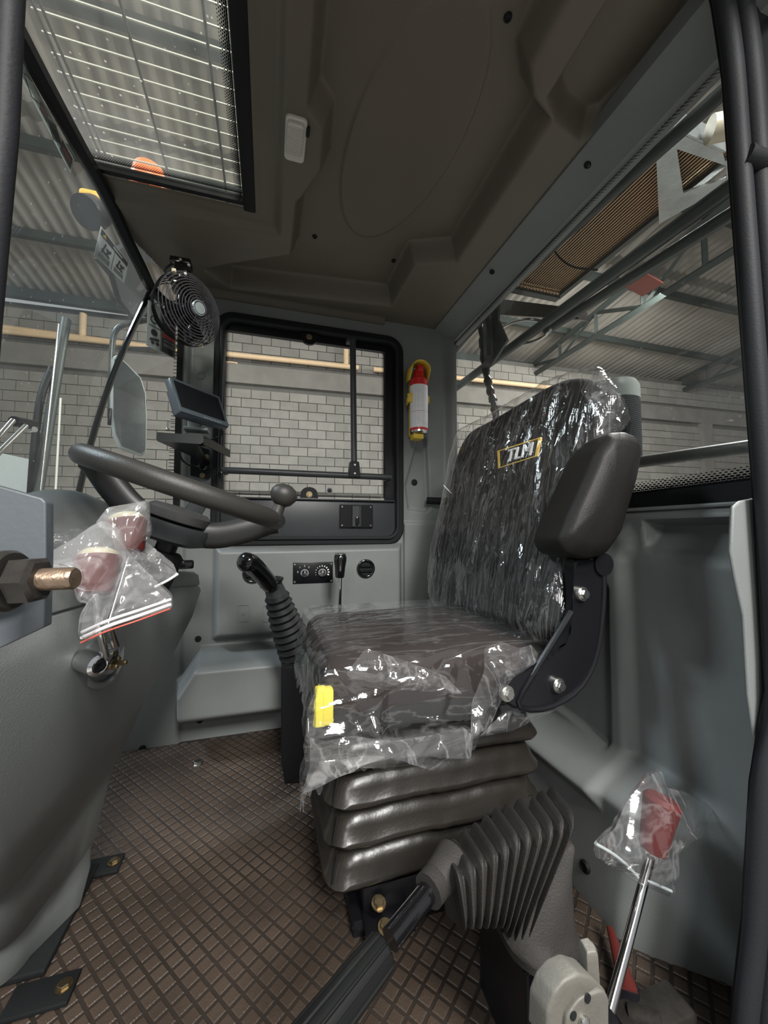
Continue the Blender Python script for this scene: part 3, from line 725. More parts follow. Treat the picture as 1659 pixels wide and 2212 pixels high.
# ---- in front of the windshield
wl2 = thing('work_lamp', 'work lamp housing with orange top outside the windshield corner', 'lamp', PX(200, 460, -.62))
c = PX(205, 458, -.55)
mk('housing', lathe([(.001, -.05), (.035, -.045), (.048, 0), (.048, .04)], c, (-.3, -.6, -.6), 20), DARKP, wl2)
mk('lens', box(c+V((0, -.01, .035)), (.07, .05, .03), .012), mat('amber_lens', (.9, .50, .10), .3), wl2)
cw = mk('mirror_bracket_cowl', prism([PX(x, y, -.56) for x, y in ((215, 560), (285, 520), (322, 585), (345, 640), (300, 700), (262, 650), (248, 600))], (-.02, 0, 0)), DARKP, bevel=.004); tag(cw, 'dark bracket plate hanging outside the windshield corner below the sticker', 'bracket')
tw = thing('loader_mast', 'dark loader mast hoses and tubes standing outside the windshield', 'loader frame', (-.95, 1.1, .7))
def fx(q, X): return PX(*q, X)
mk('mast_tube', tube([fx((143, 690), -.9), fx((78, 1085), -.9)], .019, 10), STEELB, tw)
mk('mast_tube', tube([fx((127, 700), -.88), fx((88, 1060), -.88)], .004, 10), ZINC, tw)
mk('hose', tube(smoothpath([fx(q, -.92) for q in ((112, 795), (88, 860), (75, 960), (66, 1080))], 6), .014, 10), RUB, tw)
mk('hose', tube(smoothpath([fx(q, -.91) for q in ((142, 700), (118, 800), (100, 900), (82, 990), (72, 1060))], 6), .007, 8), RUB, tw)
mk('drop_cable', tube([fx((131, 860), -1.5), fx((120, 1060), -1.5)], .007, 8), mat('pale_conduit', (.6, .6, .54), .5), tw)
mk('link_arm', tube([fx((30, 910), -.85), fx((72, 918), -.85)], .018, 10), BLKM, tw)
mk('link_arm', tube([fx((-30, 975), -.80), fx((28, 908), -.80)], .008, 10), ZINC, tw)
mk('link_arm', tube([fx((-30, 1005), -.80), fx((56, 920), -.80)], .008, 10), ZINC, tw)
mk('link_pin', lathe([(.010, -.012), (.010, .012)], fx((70, 928), -.82), (1, -.6, 0), 14), ZINC, tw)
gb = mk('machine_body', prism([PX(x, y, -1.15) for x, y in ((-80, 960), (0, 978), (64, 992), (68, 1160), (-80, 1160))], (-.25, 0, 0)), mat('pale_body_paint', (.42, .47, .48), .4)); tag(gb, 'pale grey machine body corner outside the windshield at far left', 'machine body')
mr = thing('side_mirror', 'tall rounded side mirror on a bent tube arm outside the quarter window', 'mirror', PY(280, 880, 1.80))
mo = [(243, 772), (252, 765), (275, 785), (305, 815), (316, 850), (318, 900), (317, 975), (308, 985), (260, 968), (246, 940), (240, 900), (240, 820)]
mk('housing', prism([PY(x, y, 1.80) for x, y in mo], (-.015, .03, 0)), GREYC, mr, bevel=.006)
cx_, cy_ = 282, 872
mk('mirror_glass', prism([PY(cx_+(x-cx_)*.88, cy_+(y-cy_)*.95, 1.797) for x, y in mo], (0, .002, 0)), MIRROR, mr, smooth=False)
mk('arm', tube(smoothpath([PY(x, y, 1.83) for x, y in ((238, 900), (242, 760), (250, 715), (275, 700), (330, 690), (400, 680))], 6), .011, 10), ROPS, mr)
mk('arm', tube([PY(246, 752, 1.84), PY(330, 752, 1.84), PY(395, 748, 1.84)], .006, 8), ROPS, mr)
mk('clip', box(PY(237, 900, 1.79), (.012, .01, .07), .002), BLKM, mr)
# ================================================================== OBJECTS
def resample(P, n):
    P = [V(p) for p in P]; L = [(P[i]-P[(i+1) % len(P)]).length for i in range(len(P))]; T_ = sum(L); out = []
    k = 0; acc = 0
    for i in range(n):
        s = T_*i/n
        while s > acc+L[k] and k < len(P)-1: acc += L[k]; k += 1
        out.append(P[k].lerp(P[(k+1) % len(P)], (s-acc)/L[k] if L[k] else 0))
    return out
def soften(P, it=2):
    for _ in range(it):
        P = [(P[i-1]+P[i]*2+P[(i+1) % len(P)])/4 for i in range(len(P))]
    return P
def pillow(outline, n, thick, crown=.02, er=.02, N_=72, soft=2, disp=None, rings=10, back=True, grow=0):
    n = V(n).normalized(); P = soften(resample(outline, N_), soft); c = sum(P, V())/len(P)
    R0 = sum((p-c).length for p in P)/len(P)
    if grow: P = [p+(p-c).normalized()*grow for p in P]
    R = []
    for i in range(rings):                    # front face, centre to edge
        s = max(.003, i/(rings-1)*(1-er/R0)); R.append([c+(p-c)*s+n*(crown*(1-s**3)+er) for p in P])
    for a in (25, 50, 75, 90):
        t = math.radians(a); s = 1-er/R0*(1-math.sin(t)); R.append([c+(p-c)*s+n*er*math.cos(t) for p in P])
    if back:
        R.append([p-n*(thick-er) for p in P])
        for a in (30, 60, 90):
            t = math.radians(a); s = 1-er/R0*(1-math.cos(t)); R.append([c+(p-c)*s-n*(thick-er+er*math.sin(t)) for p in P])
    if disp: R = [[disp(p, n, i/len(R), j) for j, p in enumerate(r)] for i, r in enumerate(R)]
    return loft(R, True, back)
def crumpled(outline, n, bulge, amp, fr, N_=110, rings=34, soft=1, seed=0, both=True, edge=.002, cen=None, ncr=70):
    n = V(n).normalized(); P = soften(resample(outline, N_), soft); c = sum(P, V())/len(P); bx0, by0, _ = basis(n)
    Rm = max((p-c).length for p in P); k_ = amp/.020
    def side(sg):
        cr = Creases(ncr, Rm, int(seed*10)+sg, (Rm*.05, Rm*.22), (.0015*k_, .0055*k_), cen=cen, ln=(Rm*.25, Rm*.9)); R = []
        for i in range(rings+1):
            s = max(.004, i/rings); r = []
            for p in P:
                q = c+(p-c)*s; d = q-c; u, v = d.dot(bx0), d.dot(by0)
                h = bulge*max(0, 1-s**2.2)+edge+cr(u, v)*(1-.85*s**8)
                w2 = amp*.7*noise.noise(V((q.x*fr*.45-seed, q.z*fr*.45, q.y*fr*.45)))
                r.append(q+n*sg*h+n*w2)
            R.append(r)
        return loft(R, True, False)
    return join(side(1), side(-1)) if both else side(1)
TOCAM = lambda p: (C0-V(p)).normalized()
# ------------------------------------------------------------------ front console
def plan(xc, yn, xf, yf, r1=.05, r2=.05):
    P = [(-.66, yn+.02), (xc-r1, yn)]
    for i in range(1, 6):
        a = math.radians(-90+90*i/6); P.append((xc-r1+r1*math.cos(a), yn+r1+r1*math.sin(a)))
    P += [(lerp(xc, xf, t), lerp(yn+r1, yf-r2, t)) for t in (.0, .25, .5, .75, 1.0)]
    for i in range(1, 6):
        a = math.radians(90*i/6); P.append((xf-r2+r2*math.cos(a), yf-r2+r2*math.sin(a)))
    P += [(xf-r2, yf), (-.66, yf+.03)]
    return P
LV = [(.015, -.385, .80, -.345, .98), (.07, -.372, .77, -.335, .99), (.112, -.375, .76, -.335, .99), (.124, -.356, .735, -.33, 1.0), (.22, -.345, .67, -.315, 1.01), (.258, -.345, .655, -.305, 1.02), (.268, -.322, .63, -.297, 1.025), (.37, -.298, .55, -.262, 1.05),
      (.46, -.285, .49, -.212, 1.08), (.54, -.28, .45, -.178, 1.11), (.60, -.275, .43, -.162, 1.12), (.643, -.275, .42, -.165, 1.12), (.6465, -.279, .425, -.169, 1.115), (.650, -.275, .42, -.165, 1.12), (.672, -.277, .42, -.168, 1.12), (.682, -.285, .43, -.178, 1.11)]
LV = [LV[0]]+LV[1:]
rings = []
for z, xc, yn, xfar, yf in LV:
    tl = (lambda x, y, z=z: z-(.035*sst(y, .75, 1.12) if z > .60 else 0)+(.0 if z > .6 else 0))
    rings.append([V((x, y, tl(x, y))) for x, y in plan(xc, yn, xfar, yf)])
con = thing('front_console', 'grey moulded front console below the steering wheel, sweeping down to the floor', 'console', (-.45, .85, 0))
cb = mk('body', loft(rings), PANEL, con, ang=50, bevel=0)
mk('floor_plate', box((-.46, .93, .008), (.22, .22, .012), .003), RUB, con)
for q in ((246, 1862), (138, 2130)):
    p = PZ(*q, .012); mk('tab', box(p+V((-.03, 0, -.005)), (.09, .05, .008), .002), RUB, con); mk('floor_bolt', bolt(p, (0, 0, 1), .009, .006), BRASS, con)
# rocker switch and slot on the console top
def ctop(px, py): return PZ(px, py, .625)
p = PZ(398, 1228, .640); sw = mk('rocker_switch', box(p+V((0, 0, .012)), (.05, .030, .026), .006, 3, Matrix.Rotation(.25, 4, 'Z')), BLK, con)
p = PZ(352, 1256, .636); mk('switch_slot', box(p+V((0, 0, .006)), (.055, .022, .010), .002, 2, Matrix.Rotation(.3, 4, 'Z')), BLK, con)
p = PZ(362, 1212, .63)
hd = thing('instrument_hood', 'rounded grey instrument hood behind the steel bracket plate at left', 'hood', PY(100, 1150, .80))
hr_ = []
hc = PY(98, 1190, .82)
for i in range(21):
    a = math.pi*i/20; r = []
    for j in range(15):
        t = j/14; yy = lerp(-.09, .13, t); R_ = .118*math.sin(math.acos(max(-1, min(1, 1-t*1.55)))) if t < .64 else .118*(1-.15*(t-.64))
        r.append(hc+V((-R_*1.05*math.cos(a), yy, -.03+R_*1.2*math.sin(a))))
    hr_.append(r)
mk('hood_shell', loft(hr_, False, False), PANEL, hd, solid=.004)
mk('gauge_base', box(hc+V((0, -.01, -.045)), (.25, .16, .03), .008), BLK, hd)
mk('rim_strip', tube(smoothpath([PY(x, y, .80) for x, y in ((100, 1148), (150, 1150), (185, 1142), (192, 1132))], 4), .005, 8), BLK, hd)
# ------------------------------------------------------------------ steering wheel and column
WC = V((-.156, .86, .832)); wnv = V((.325, -.022, .945)).normalized()
st = thing('steering_wheel', 'black steering wheel seen edge-on with a spinner knob on its right end', 'steering wheel', WC)
mk('rim', torus(WC, wnv, .182, .0185, 96, 20), WHEELM, st)
wxv = V((1, 0, 0)); wxv = (wxv-wnv*wxv.dot(wnv)).normalized(); wyv = wnv.cross(wxv)
HB = WC-wnv*.078
mk('hub', lathe([(.045, -.030), (.066, -.022), (.068, 0), (.066, .010)], HB, wnv, 36), DARKP, st)
mk('horn_pad', lathe([(.048, .012), (.058, .016), (.060, .032), (.050, .040), (.001, .043)], HB, wnv, 36), mat('horn_pad_plastic', (.050, .050, .050), .4, bump=.3, scale=500), st)
for s_, dy in ((1, -.02), (-1, -.02)):
    pts = [HB+wxv*s_*.045, HB+wxv*s_*.085+wnv*.012, HB+wxv*s_*.13+wnv*.040, WC+wxv*s_*.165-wnv*.010, WC+wxv*s_*.182]
    mk('spoke', tube(smoothpath(pts, 4), .018, 12, sq=(1.5, .7), up=wyv), mat('spoke_plastic', (.022, .022, .023), .4), st)
mk('spoke', tube(smoothpath([HB+wyv*.045, HB+wyv*.10+wnv*.02, WC+wyv*.165-wnv*.01, WC+wyv*.182], 4), .016, 12, sq=(1.25, .6), up=wnv), DARKP, st)
kb = PY(594, 1118, .80); kt = PY(612, 1072, .80); kd = (kt-kb).normalized(); k0 = kb
kn = mk('spinner_stem', lathe([(.016, -.01), (.014, .0), (.012, .012), (.011, .032)], k0, kd, 20), WHEELM, st)
mk('spinner_knob', lathe([(.011, .026), (.020, .032), (.0265, .044), (.0265, .054), (.021, .064), (.010, .070), (.001, .071)], k0, kd, 28), WHEELM, st)
sco = thing('steering_column', 'black steering column tube rising out of the grey front console', 'steering column', PZ(360, 1235, .62))
ce = HB-wnv*.028
mk('column_tube', tube([ce, ce-wnv*.03, ce-wnv*.16], [.020, .020, .020], 20), BLKM, sco)
mk('column_cover', tube([ce-wnv*.022, ce-wnv*.03, ce-wnv*.13], [.030, .038, .031], 24), RUB, sco)
mk('tilt_bolt', bolt(ce-wnv*.03+V((-.008, -.036, 0)), (0, -1, 0), .008, .006), ZINC, sco)
# ------------------------------------------------------------------ bagged joysticks on the console
def knob(parent, a, b, r, m=RED, nm='grip'):
    a, b = V(a), V(b); d = b-a; L_ = d.length
    mk(nm, lathe([(r*.72, 0), (r*.80, L_*.06), (r*.92, L_*.5), (r*1.0, L_*.75), (r*1.12, L_*.93), (r*1.05, L_), (r*.6, L_*1.04), (.001, L_*1.05)], a, d, 28), m, parent)
def dial(parent, b, d, r):
    mk('top_dial', lathe([(r*.95, 0), (r*.95, .006), (r*.7, .010), (r*.55, .008), (.001, .008)], b, d, 24), mat('cream_dial', (.62, .58, .42), .4), parent)
BP_ = PX(198, 1432, -.228); BP2_ = BP_+V((0, .036, .004))
jb = thing('control_lever', 'front chrome control lever with dark red grip inside a zip bag', 'lever', BP_)
a, b = PY(207, 1283, .585), PY(213, 1205, .60)
knob(jb, a, b, .0245); dial(jb, b, b-a, .024)
mk('rod', tube([BP_+V((.02, -.01, .01)), PY(212, 1345, .58), a], .0045, 12), CHROME, jb)
mk('pivot_boss', lathe([(.006, .016), (.010, .018), (.0145, .015), (.0145, -.018)][::-1], BP_, (.75, -.62, -.1), 28), CHROME, jb)
mk('pivot_cap', lathe([(.008, .0165), (.008, .019), (.004, .019), (.004, .017), (.001, .017)], BP_, (.75, -.62, -.1), 24), BLK, jb)
jb2 = thing('control_lever', 'rear chrome control lever with dark red grip in the bag nearer the wheel hub', 'lever', BP2_)
a, b = PY(281, 1192, .66), PY(274, 1125, .67)
knob(jb2, a, b, .0245); dial(jb2, b, b-a, .024)
mk('rod', tube([BP2_+V((.02, -.01, .01)), PY(234, 1345, .60), a], .0045, 12), CHROME, jb2)
mk('pivot_boss', lathe([(.010, .016), (.0145, .013), (.0145, -.018)][::-1], BP2_, (.75, -.62, -.1), 28), CHROME, jb2)
for q in ((224, 1441), (243, 1424), (238, 1441), (258, 1432)):
    p = PX(*q, -.222); mk('yellow_bolt', lathe([(.0042, -.010), (.0042, .010), (.003, .012)], p, (.8, -.3, .1), 6), BRASS, jb2)
rec = PX(222, 1415, -.246)
bx_, by_, bz_ = basis((.95, -.25, .1))
mk('lever_recess', join(torus(rec, (.95, -.25, .12), .044, .005, 40, 8), lathe([(.026, .001), (.026, .006)], rec+V((.004, 0, -.004)), (.95, -.25, .12), 32)), PANEL, con)
mk('lever_hole', lathe([(.023, .005), (.023, .0095)], rec, (.95, -.25, .12), 32), RUB, con)
bA = [(192, 1138), (220, 1125), (258, 1142), (272, 1185), (290, 1212), (330, 1252), (369, 1290), (368, 1318), (310, 1336), (250, 1350), (196, 1384), (171, 1372), (182, 1325), (200, 1296), (178, 1286), (168, 1250), (150, 1222), (97, 1213), (97, 1198), (150, 1168)]
pl = lambda q, Y: PY(q[0], q[1], Y)
zb = thing('zip_bag', 'clear zip bag with red seal line wrapped round the front control lever', 'bag', pl((230, 1300), .56))
mk('film', crumpled([pl(q, .585+.0003*(q[0]-230)) for q in bA], (-.05, -1, -.2), .034, .020, 28, 150, 44, 1, 2.0), BAG, zb)
zp0, zp1 = pl((176, 1378), .575), pl((368, 1306), .60)
zl = smoothpath([zp0, pl((235, 1352), .562), pl((300, 1330), .568), zp1], 8)
mk('zip_strip', tube(zl, .0022, 8), WHITE, zb); mk('zip_strip', tube([p+V((0, 0, .007)) for p in zl], .0018, 8), WHITE, zb)
mk('red_seal_line', tube([p+V((0, -.002, -.0055)) for p in zl], .0010, 8), mat('red_seal', (.75, .12, .08), .5), zb)
bB = [(205, 1130), (232, 1096), (290, 1086), (322, 1079), (324, 1150), (303, 1190), (335, 1203), (384, 1240), (350, 1262), (300, 1250), (262, 1225), (240, 1160)]
zb2 = thing('zip_bag', 'clear zip bag round the rear control lever beside the steering hub', 'bag', pl((290, 1230), .66))
mk('film', crumpled([pl(q, .66+.0002*(q[0]-280)) for q in bB], (0, -1, -.1), .034, .020, 28, 130, 36, 1, 5.0), BAG, zb2)
zl = smoothpath([pl((335, 1268), .665), pl((362, 1254), .66), pl((384, 1240), .67)], 6)
mk('zip_strip', tube(zl, .002, 8), WHITE, zb2)
cvr = mk('loose_film', crumpled([pl(q, .70) for q in ((98, 1150), (190, 1135), (235, 1180), (200, 1230), (98, 1240))], (0, -1, .3), .02, .02, 26, 90, 20, 1, 9), BAGC)
tag(cvr, 'loose clear film lying over the console top behind the bagged levers', 'film')
# ------------------------------------------------------------------ steel hinge plate and stud at the left edge of the opening
hp = thing('hinge_bracket', 'grey steel hinge plate standing at the left edge of the door opening', 'bracket', PY(50, 1400, .305))
mk('plate', prism([PY(x, y, .300) for x, y in ((-70, 1030), (5, 1052), (90, 1076), (99, 1085), (99, 1200), (95, 1355), (0, 1400), (-70, 1430))], (0, .010, 0)), mat('grey_bracket_paint', (.095, .108, .122), .45, bump=.2, scale=200), hp, bevel=.001)
mk('pivot_block', prism([PY(x, y, .296) for x, y in ((-70, 1200), (40, 1196), (58, 1212), (60, 1275), (30, 1300), (-70, 1330))], (0, -.012, 0)), DIRTM, hp, bevel=.003)
bo = thing('hinge_stud', 'rusty threaded stud with oily nut sticking out over the hinge plate', 'bolt', PY(80, 1260, .27))
p0, p1 = PY(5, 1255, .268), PY(163, 1249, .262); dx = (p1-p0).normalized()
mk('stud', tube([p0, p0.lerp(p1, .3), p0.lerp(p1, .97), p1], [.0063, .0063, .0063, .0056], 20), RUSTM, bo)
mk('nut', lathe([(.011, .006), (.0135, .008), (.0135, .018), (.011, .020)], p0, dx, 6), DIRTM, bo)
mk('washer', lathe([(.0155, -.002), (.017, 0), (.017, .004), (.0155, .006)], p0, dx, 28), DIRTM, bo)
# ------------------------------------------------------------------ controls on the side panel
YH = FY-.055
hv = thing('heater_panel', 'small black heater control plate with two knobs on the grey side panel', 'control panel', PY(676, 1258, YH))
c = PY(676.5, 1237, YH-.002); W_, H_ = .152, .080
hb_ = mk('plate', box(c, (W_, .004, H_), .001), BLKM, hv)
for dx, dz in ((-1, -1), (1, -1), (1, 1), (-1, 1)): mk('screw', lathe([(.0042, 0), (.003, .002)], c+V((dx*.069, -.002, dz*.033)), (0, -1, 0), 12), ZINC, hv)
for dx in (-.033, .034):
    q = c+V((dx, -.002, 0)); kk = mk('knob', lathe([(.0165, 0), (.0165, .006), (.013, .009), (.012, .018), (.001, .018)], q, (0, -1, 0), 28), BLK, hv)
    mk('pointer', box(q+V((.0, -.019, .005)), (.002, .001, .010)), WHITE, hv, smooth=False)
    mk('ring_mark', torus(q+V((0, -.0085, 0)), (0, -1, 0), .0138, .0007, 32, 6), WHITE, hv)
MX = lambda p: frame(p, (1, 0, 0), (0, 0, 1), (0, -1, 0))
for ch, dx, dz in (('0', -.058, .004), ('1', -.050, .021), ('2', -.033, .026), ('3', -.017, .021)):
    text(ch, 'digit', .009, MX(c+V((dx, -.0025, dz))), WHITE, hv)
for i in range(11):
    a = math.radians(200-22*i); q = c+V((.034+.025*math.cos(a), -.003, .025*math.sin(a))); s_ = .0015+.00035*i
    mk('scale_mark', box(q, (s_*1.6, .0006, s_), M=Matrix.Rotation(-a, 4, 'Y')), WHITE, hv, smooth=False)
def vent(q, R_, lab):
    p = PY(*q, YH-.001); t = thing('air_vent', lab, 'vent', p)
    mk('vent_ring', torus(p+V((0, -.004, 0)), (0, -1, 0), R_*.86, R_*.15, 40, 10), BLK, t)
    mk('vent_well', lathe([(R_*.8, -.002), (R_*.8, .001)], p, (0, -1, 0), 32), RUB, t)
    for dz in (-.26, .26): mk('louvre', box(p+V((0, -.006, dz*R_)), (R_*1.3, .010, .004), .001, M=Matrix.Rotation(.5, 4, 'X')), RUB, t)
vent((790, 1228), .037, 'round black air vent at the right end of the grey side panel')
vent((546, 1238), .036, 'round black air vent behind the gooseneck lever handle')
# gooseneck lever with bellows on a black box
lb = thing('gear_lever', 'black gooseneck lever with ribbed bellows on a tall black box', 'lever', (.12, 1.27, 0))
lbx = [(.045, 1.215), (.185, 1.195), (.20, 1.34), (.06, 1.36)]
mk('box', loft([[V((x+dx, y, z)) for x, y in lbx] for z, dx in ((0, .012), (.06, .002), (.08, 0), (.345, -.004))]), BLKM, lb, bevel=.004)
mk('top_rim', loft([[V((.12+(x-.12)*s, 1.275+(y-1.275)*s, z)) for x, y in lbx] for z, s in ((.345, 1.03), (.353, 1.03), (.356, .9), (.35, .88))]), BLKM, lb)
b0 = V((.105, 1.26, .352)); b1 = PY(597, 1283, 1.20)
axis = (b1-b0)
pts = []; rr = []
for i in range(45):
    t = i/44; p = b0+axis*t+V((-.006*math.sin(math.pi*t), 0, 0)); ph = (i % 4)/4
    pts.append(p); rr.append(lerp(.064, .036, t)*(1.0-.16*(abs(ph-.5)*2)) )
mk('bellows', tube(pts, rr, 28), BLKM if False else RUB, lb)
mk('collar', tube([b1-axis*.04, b1+axis*.12, b1+axis*.17], [.031, .027, .030], 24), DARKP, lb)
g = [b1+axis*.15, PY(583, 1262, 1.17), PY(565, 1240, 1.13), PY(542, 1218, 1.08), PY(522, 1213, 1.05)]
gs = smoothpath([V(p) for p in g], 6)
mk('handle', tube(gs, [lerp(.024, .026, i/len(gs)) for i in range(len(gs)-3)]+[.025, .021, .010], 20), BLK, lb)
mk('handle_ring', tube([b1+axis*.14, b1+axis*.17, b1+axis*.20], [.026, .036, .026], 24), BLK, lb)
# small lever behind the seat cushion
sl = thing('small_lever', 'thin chrome lever with black knob between heater panel and right air vent', 'lever', PY(733, 1330, 1.33))
mk('rod', tube([PY(731, 1400, 1.33), PY(735, 1245, 1.33)], .0065, 12), CHROME, sl)
a = PY(734, 1248, 1.33); mk('knob', lathe([(.013, 0), (.016, .004), (.018, .035), (.022, .060), (.022, .072), (.018, .080)], a, (.02, 0, 1), 24), BLK, sl)
mk('knob_cap', lathe([(.019, .0), (.019, .0035), (.016, .005)], a+V((.0015, 0, .080)), (.02, 0, 1), 24), ZINC, sl)
# ------------------------------------------------------------------ fire extinguisher
YE = FY-.075
pe = PY(905, 938, YE)
fe = thing('fire_extinguisher', 'small red and white fire extinguisher held in a yellow clip on the pillar', 'extinguisher', pe)
Rb = .0375; hb2 = (PY(905, 825, YE)-pe).z
ex = V((pe.x, YE, pe.z))
mk('bottle', lathe([(Rb*.85, .0), (Rb, .005), (Rb, .018)], ex, (0, 0, 1), 32), ZINC, fe)
mk('red_band', lathe([(Rb, .012), (Rb*1.005, .012), (Rb*1.005, .022)], ex, (0, 0, 1), 32), REDP, fe)
lb_ = mk('paper_label', lathe([(Rb*1.008, .022), (Rb*1.008, hb2-.022)], ex, (0, 0, 1), 40), WHITE, fe, )
mk('shoulder', lathe([(Rb, hb2-.022), (Rb, hb2-.008), (Rb*.94, hb2+.002), (Rb*.95, hb2+.006), (Rb*.78, hb2+.010), (Rb*.62, hb2+.028), (Rb*.55, hb2+.048), (.001, hb2+.052)], ex, (0, 0, 1), 32), REDP, fe)
mk('nozzle', box(ex+V((0, -.012, hb2+.050)), (.026, .03, .03), .006), REDP, fe)
cp = []
for i in range(11):
    a = math.radians(180*i/10); cp.append([ex+V((.040*math.cos(a), yy, hb2+.045+.036*math.sin(a))) for yy in (-.035, .0, .045)])
cp = [[ex+V((.040, yy, hb2+.005)) for yy in (-.005, .01, .045)]]+cp+[[ex+V((-.040, yy, hb2+.005)) for yy in (-.005, .01, .045)]]
ck = thing('extinguisher_holder', 'yellow plastic holder and hood of the fire extinguisher', 'holder', ex+V((0, .05, 0)))
mk('hood', loft(cp, False, False), YEL, ck, solid=.003)
mk('back_plate', box(ex+V((0, .055, .12)), (.05, .012, .24), .004), YEL, ck)
for s_ in (-1, 1): mk('clip', tube([ex+V((s_*.036, .05, hb2-.075)), ex+V((s_*.0435, .01, hb2-.075)), ex+V((s_*.0415, -.008, hb2-.075))], .018, 8, sq=(.22, 1), up=(0, 0, 1)), YEL, ck)
mk('clip_pad', box(ex+V((-.0405, -.006, hb2-.075)), (.022, .016, .038), .002, M=Matrix.Rotation(-.5, 4, 'Z')), YEL, ck)
mk('foot', box(ex+V((-.008, .006, -.012)), (.045, .05, .022), .004), YEL, ck)
vs_, fs_ = [], []                                   # fine print on the label, curved round the bottle
for r_ in range(46):
    z = .030+r_*(hb2-.062)/46
    for a0, a1 in ((-58, -8), (-4, 56)):
        if r_ % 9 == 8 or random.random() < .12: continue
        a1_ = a1-random.uniform(0, 18); n0 = len(vs_)
        for a in (a0, (a0+a1_)/2, a1_):
            t = math.radians(a-90+12)
            for zz in (z, z+.0011): vs_.append(ex+V((Rb*1.016*math.cos(t), Rb*1.016*math.sin(t), zz)))
        fs_ += [(n0, n0+2, n0+3, n0+1), (n0+2, n0+4, n0+5, n0+3)]
tag(mk('fine_print', (vs_, fs_), mat('pale_grey_print', (.42, .42, .46), .5), fe, smooth=False), kind='stuff')
mk('label_line', torus(ex+V((0, 0, hb2*.40)), (0, 0, 1), Rb*1.012, .0006, 40, 6), REDI, fe)
# ------------------------------------------------------------------ interior bars of the side window
gb_ = thing('window_grab_bar', 'horizontal grey grab bar across the side window', 'bar', PY(660, 1030, FY-.06))
YB = FY-.055
a, b = PY(492, 1016, YB), PY(836, 1031, YB)
mk('bar', tube(smoothpath([V((a.x-.010, FY-.01, a.z)), V((a.x-.008, YB+.015, a.z)), a+V((.012, 0, 0)), a.lerp(b, .5), b-V((.012, 0, 0)), V((b.x+.008, YB+.015, b.z)), V((b.x+.010, FY-.01, b.z))], 6), .0125, 14), DARKP, gb_)
vb = thing('window_upright_bar', 'vertical dark bar clamped to the grab bar on the side window', 'bar', PY(765, 1030, YB))
a, b = PY(762, 733, YB), PY(765, 1020, YB)
mk('bar', tube([a, b], .0125, 14), DARKP, vb)
mk('end_bracket', box(a+V((-.008, .01, -.006)), (.034, .03, .018), .004), DARKP, vb)
ckk = PY(765, 1016, YB-.008); cl_ = mk('clamp', loft([[ckk+V((dx*w_, dy, z)) for dx, dy in ((-1, -.012), (1, -.012), (1, .02), (-1, .02))] for z, w_ in ((-.030, .024), (.0, .022), (.034, .018))]), BLKM, vb, bevel=.003)
for dz in (-.014, .020): mk('screw', lathe([(.0055, 0), (.004, .003)], ckk+V((0, -.012, dz)), (0, -1, 0), 12), ZINC, cl_)
# ------------------------------------------------------------------ dome light
dl = thing('dome_light', 'small ribbed white dome light on the headliner', 'ceiling light', PZ(638, 303, ZC+.02))
dc = V((PZ(638, 303, ZC-.004).x, PZ(638, 303, ZC-.004).y, ZC))
mk('housing', prism([dc+V((a, b, .004)) for a, b in rrect(.048, .104, .010)], (0, 0, -.012)), LAMPP, dl, bevel=.003)
mk('lens', prism([dc+V((a-.002, b-.010, -.008)) for a, b in rrect(.036, .074, .006)], (0, 0, -.010)), LAMPP, dl, bevel=.003)
for i in range(14): mk('lens_rib', box(dc+V((-.002, -.042+i*.0050, -.0185)), (.032, .0022, .0025), .0006), LAMPP, dl)
mk('switch_button', box(dc+V((.026, -.03, -.006)), (.008, .022, .008), .002), RUB, dl)
# ------------------------------------------------------------------ fan
fc = PY(405, 671, 1.30); fa = V((.70, -.68, -.12)).normalized(); fx_, fy_, fz_ = basis(fa)
fan = thing('fan', 'black cage fan with silver hub badge hung in the front corner', 'fan', fc)
FR = .104
def cage(r): return .040*(1-(r/FR)**2.2)
for i in range(12):
    r = .021+(FR-.021)*i/11; mk('cage_ring', torus(fc+fa*(.018+cage(r)), fa, r, .0013, 56, 6), mat('cage_wire', (.22, .21, .24), .3, .6), fan)
for i in range(5):
    mk('rear_ring', torus(fc-fa*(.006+.012*i), fa, FR*(1-.05*i), .0015, 48, 6), BLKM, fan)
for k in range(6):
    a = math.pi*2*k/6+.3; d = fx_*math.cos(a)+fy_*math.sin(a)
    mk('cage_spoke', tube([fc+d*r+fa*(.0175+cage(r)) for r in (.02, .045, .07, .09, FR)]+[fc+d*FR-fa*.01, fc+d*FR*.8-fa*.055], .0014, 6), BLKM, fan)
for k in range(4):
    a = math.pi/2*k+.4; d = fx_*math.cos(a)+fy_*math.sin(a); e = fa.cross(d)
    bl = [[fc+d*r+e*w_*sg+fa*(.006*sg) for sg in (-1, 1)] for r, w_ in ((.02, .012), (.05, .026), (.075, .032), (.090, .022))]
    mk('blade', loft(bl, False, False), BLK, fan, solid=.0015)
mk('motor', lathe([(.030, -.075), (.034, -.07), (.034, -.02), (.022, 0), (.020, .012), (.001, .014)], fc, fa, 24), BLKM, fan)
bdg = mk('badge', lathe([(.0215, .050), (.0225, .056), (.0215, .060), (.019, .0605), (.0175, .059), (.001, .060)], fc, fa, 32), mat('silver_badge', (.72, .80, .84), .25, .3), fan)
mk('badge_ring', torus(fc+fa*.0600, fa, .0188, .0012, 32, 6), BLK, fan)
for a in (-1.05, 2.2): 
    d = fx_*math.cos(a)+fy_*math.sin(a); mk('clip', box(fc+d*FR*1.01+fa*.012, (.012, .012, .012), .002), mat('pale_clip', (.68, .62, .45), .4), fan)
mp_ = PY(392, 574, 1.34)
mk('mount', join(box(mp_+V((0, 0, .005)), (.062, .045, .022), .005), box(mp_+V((.004, -.005, -.028)), (.042, .036, .055), .006)), BLK, fan)
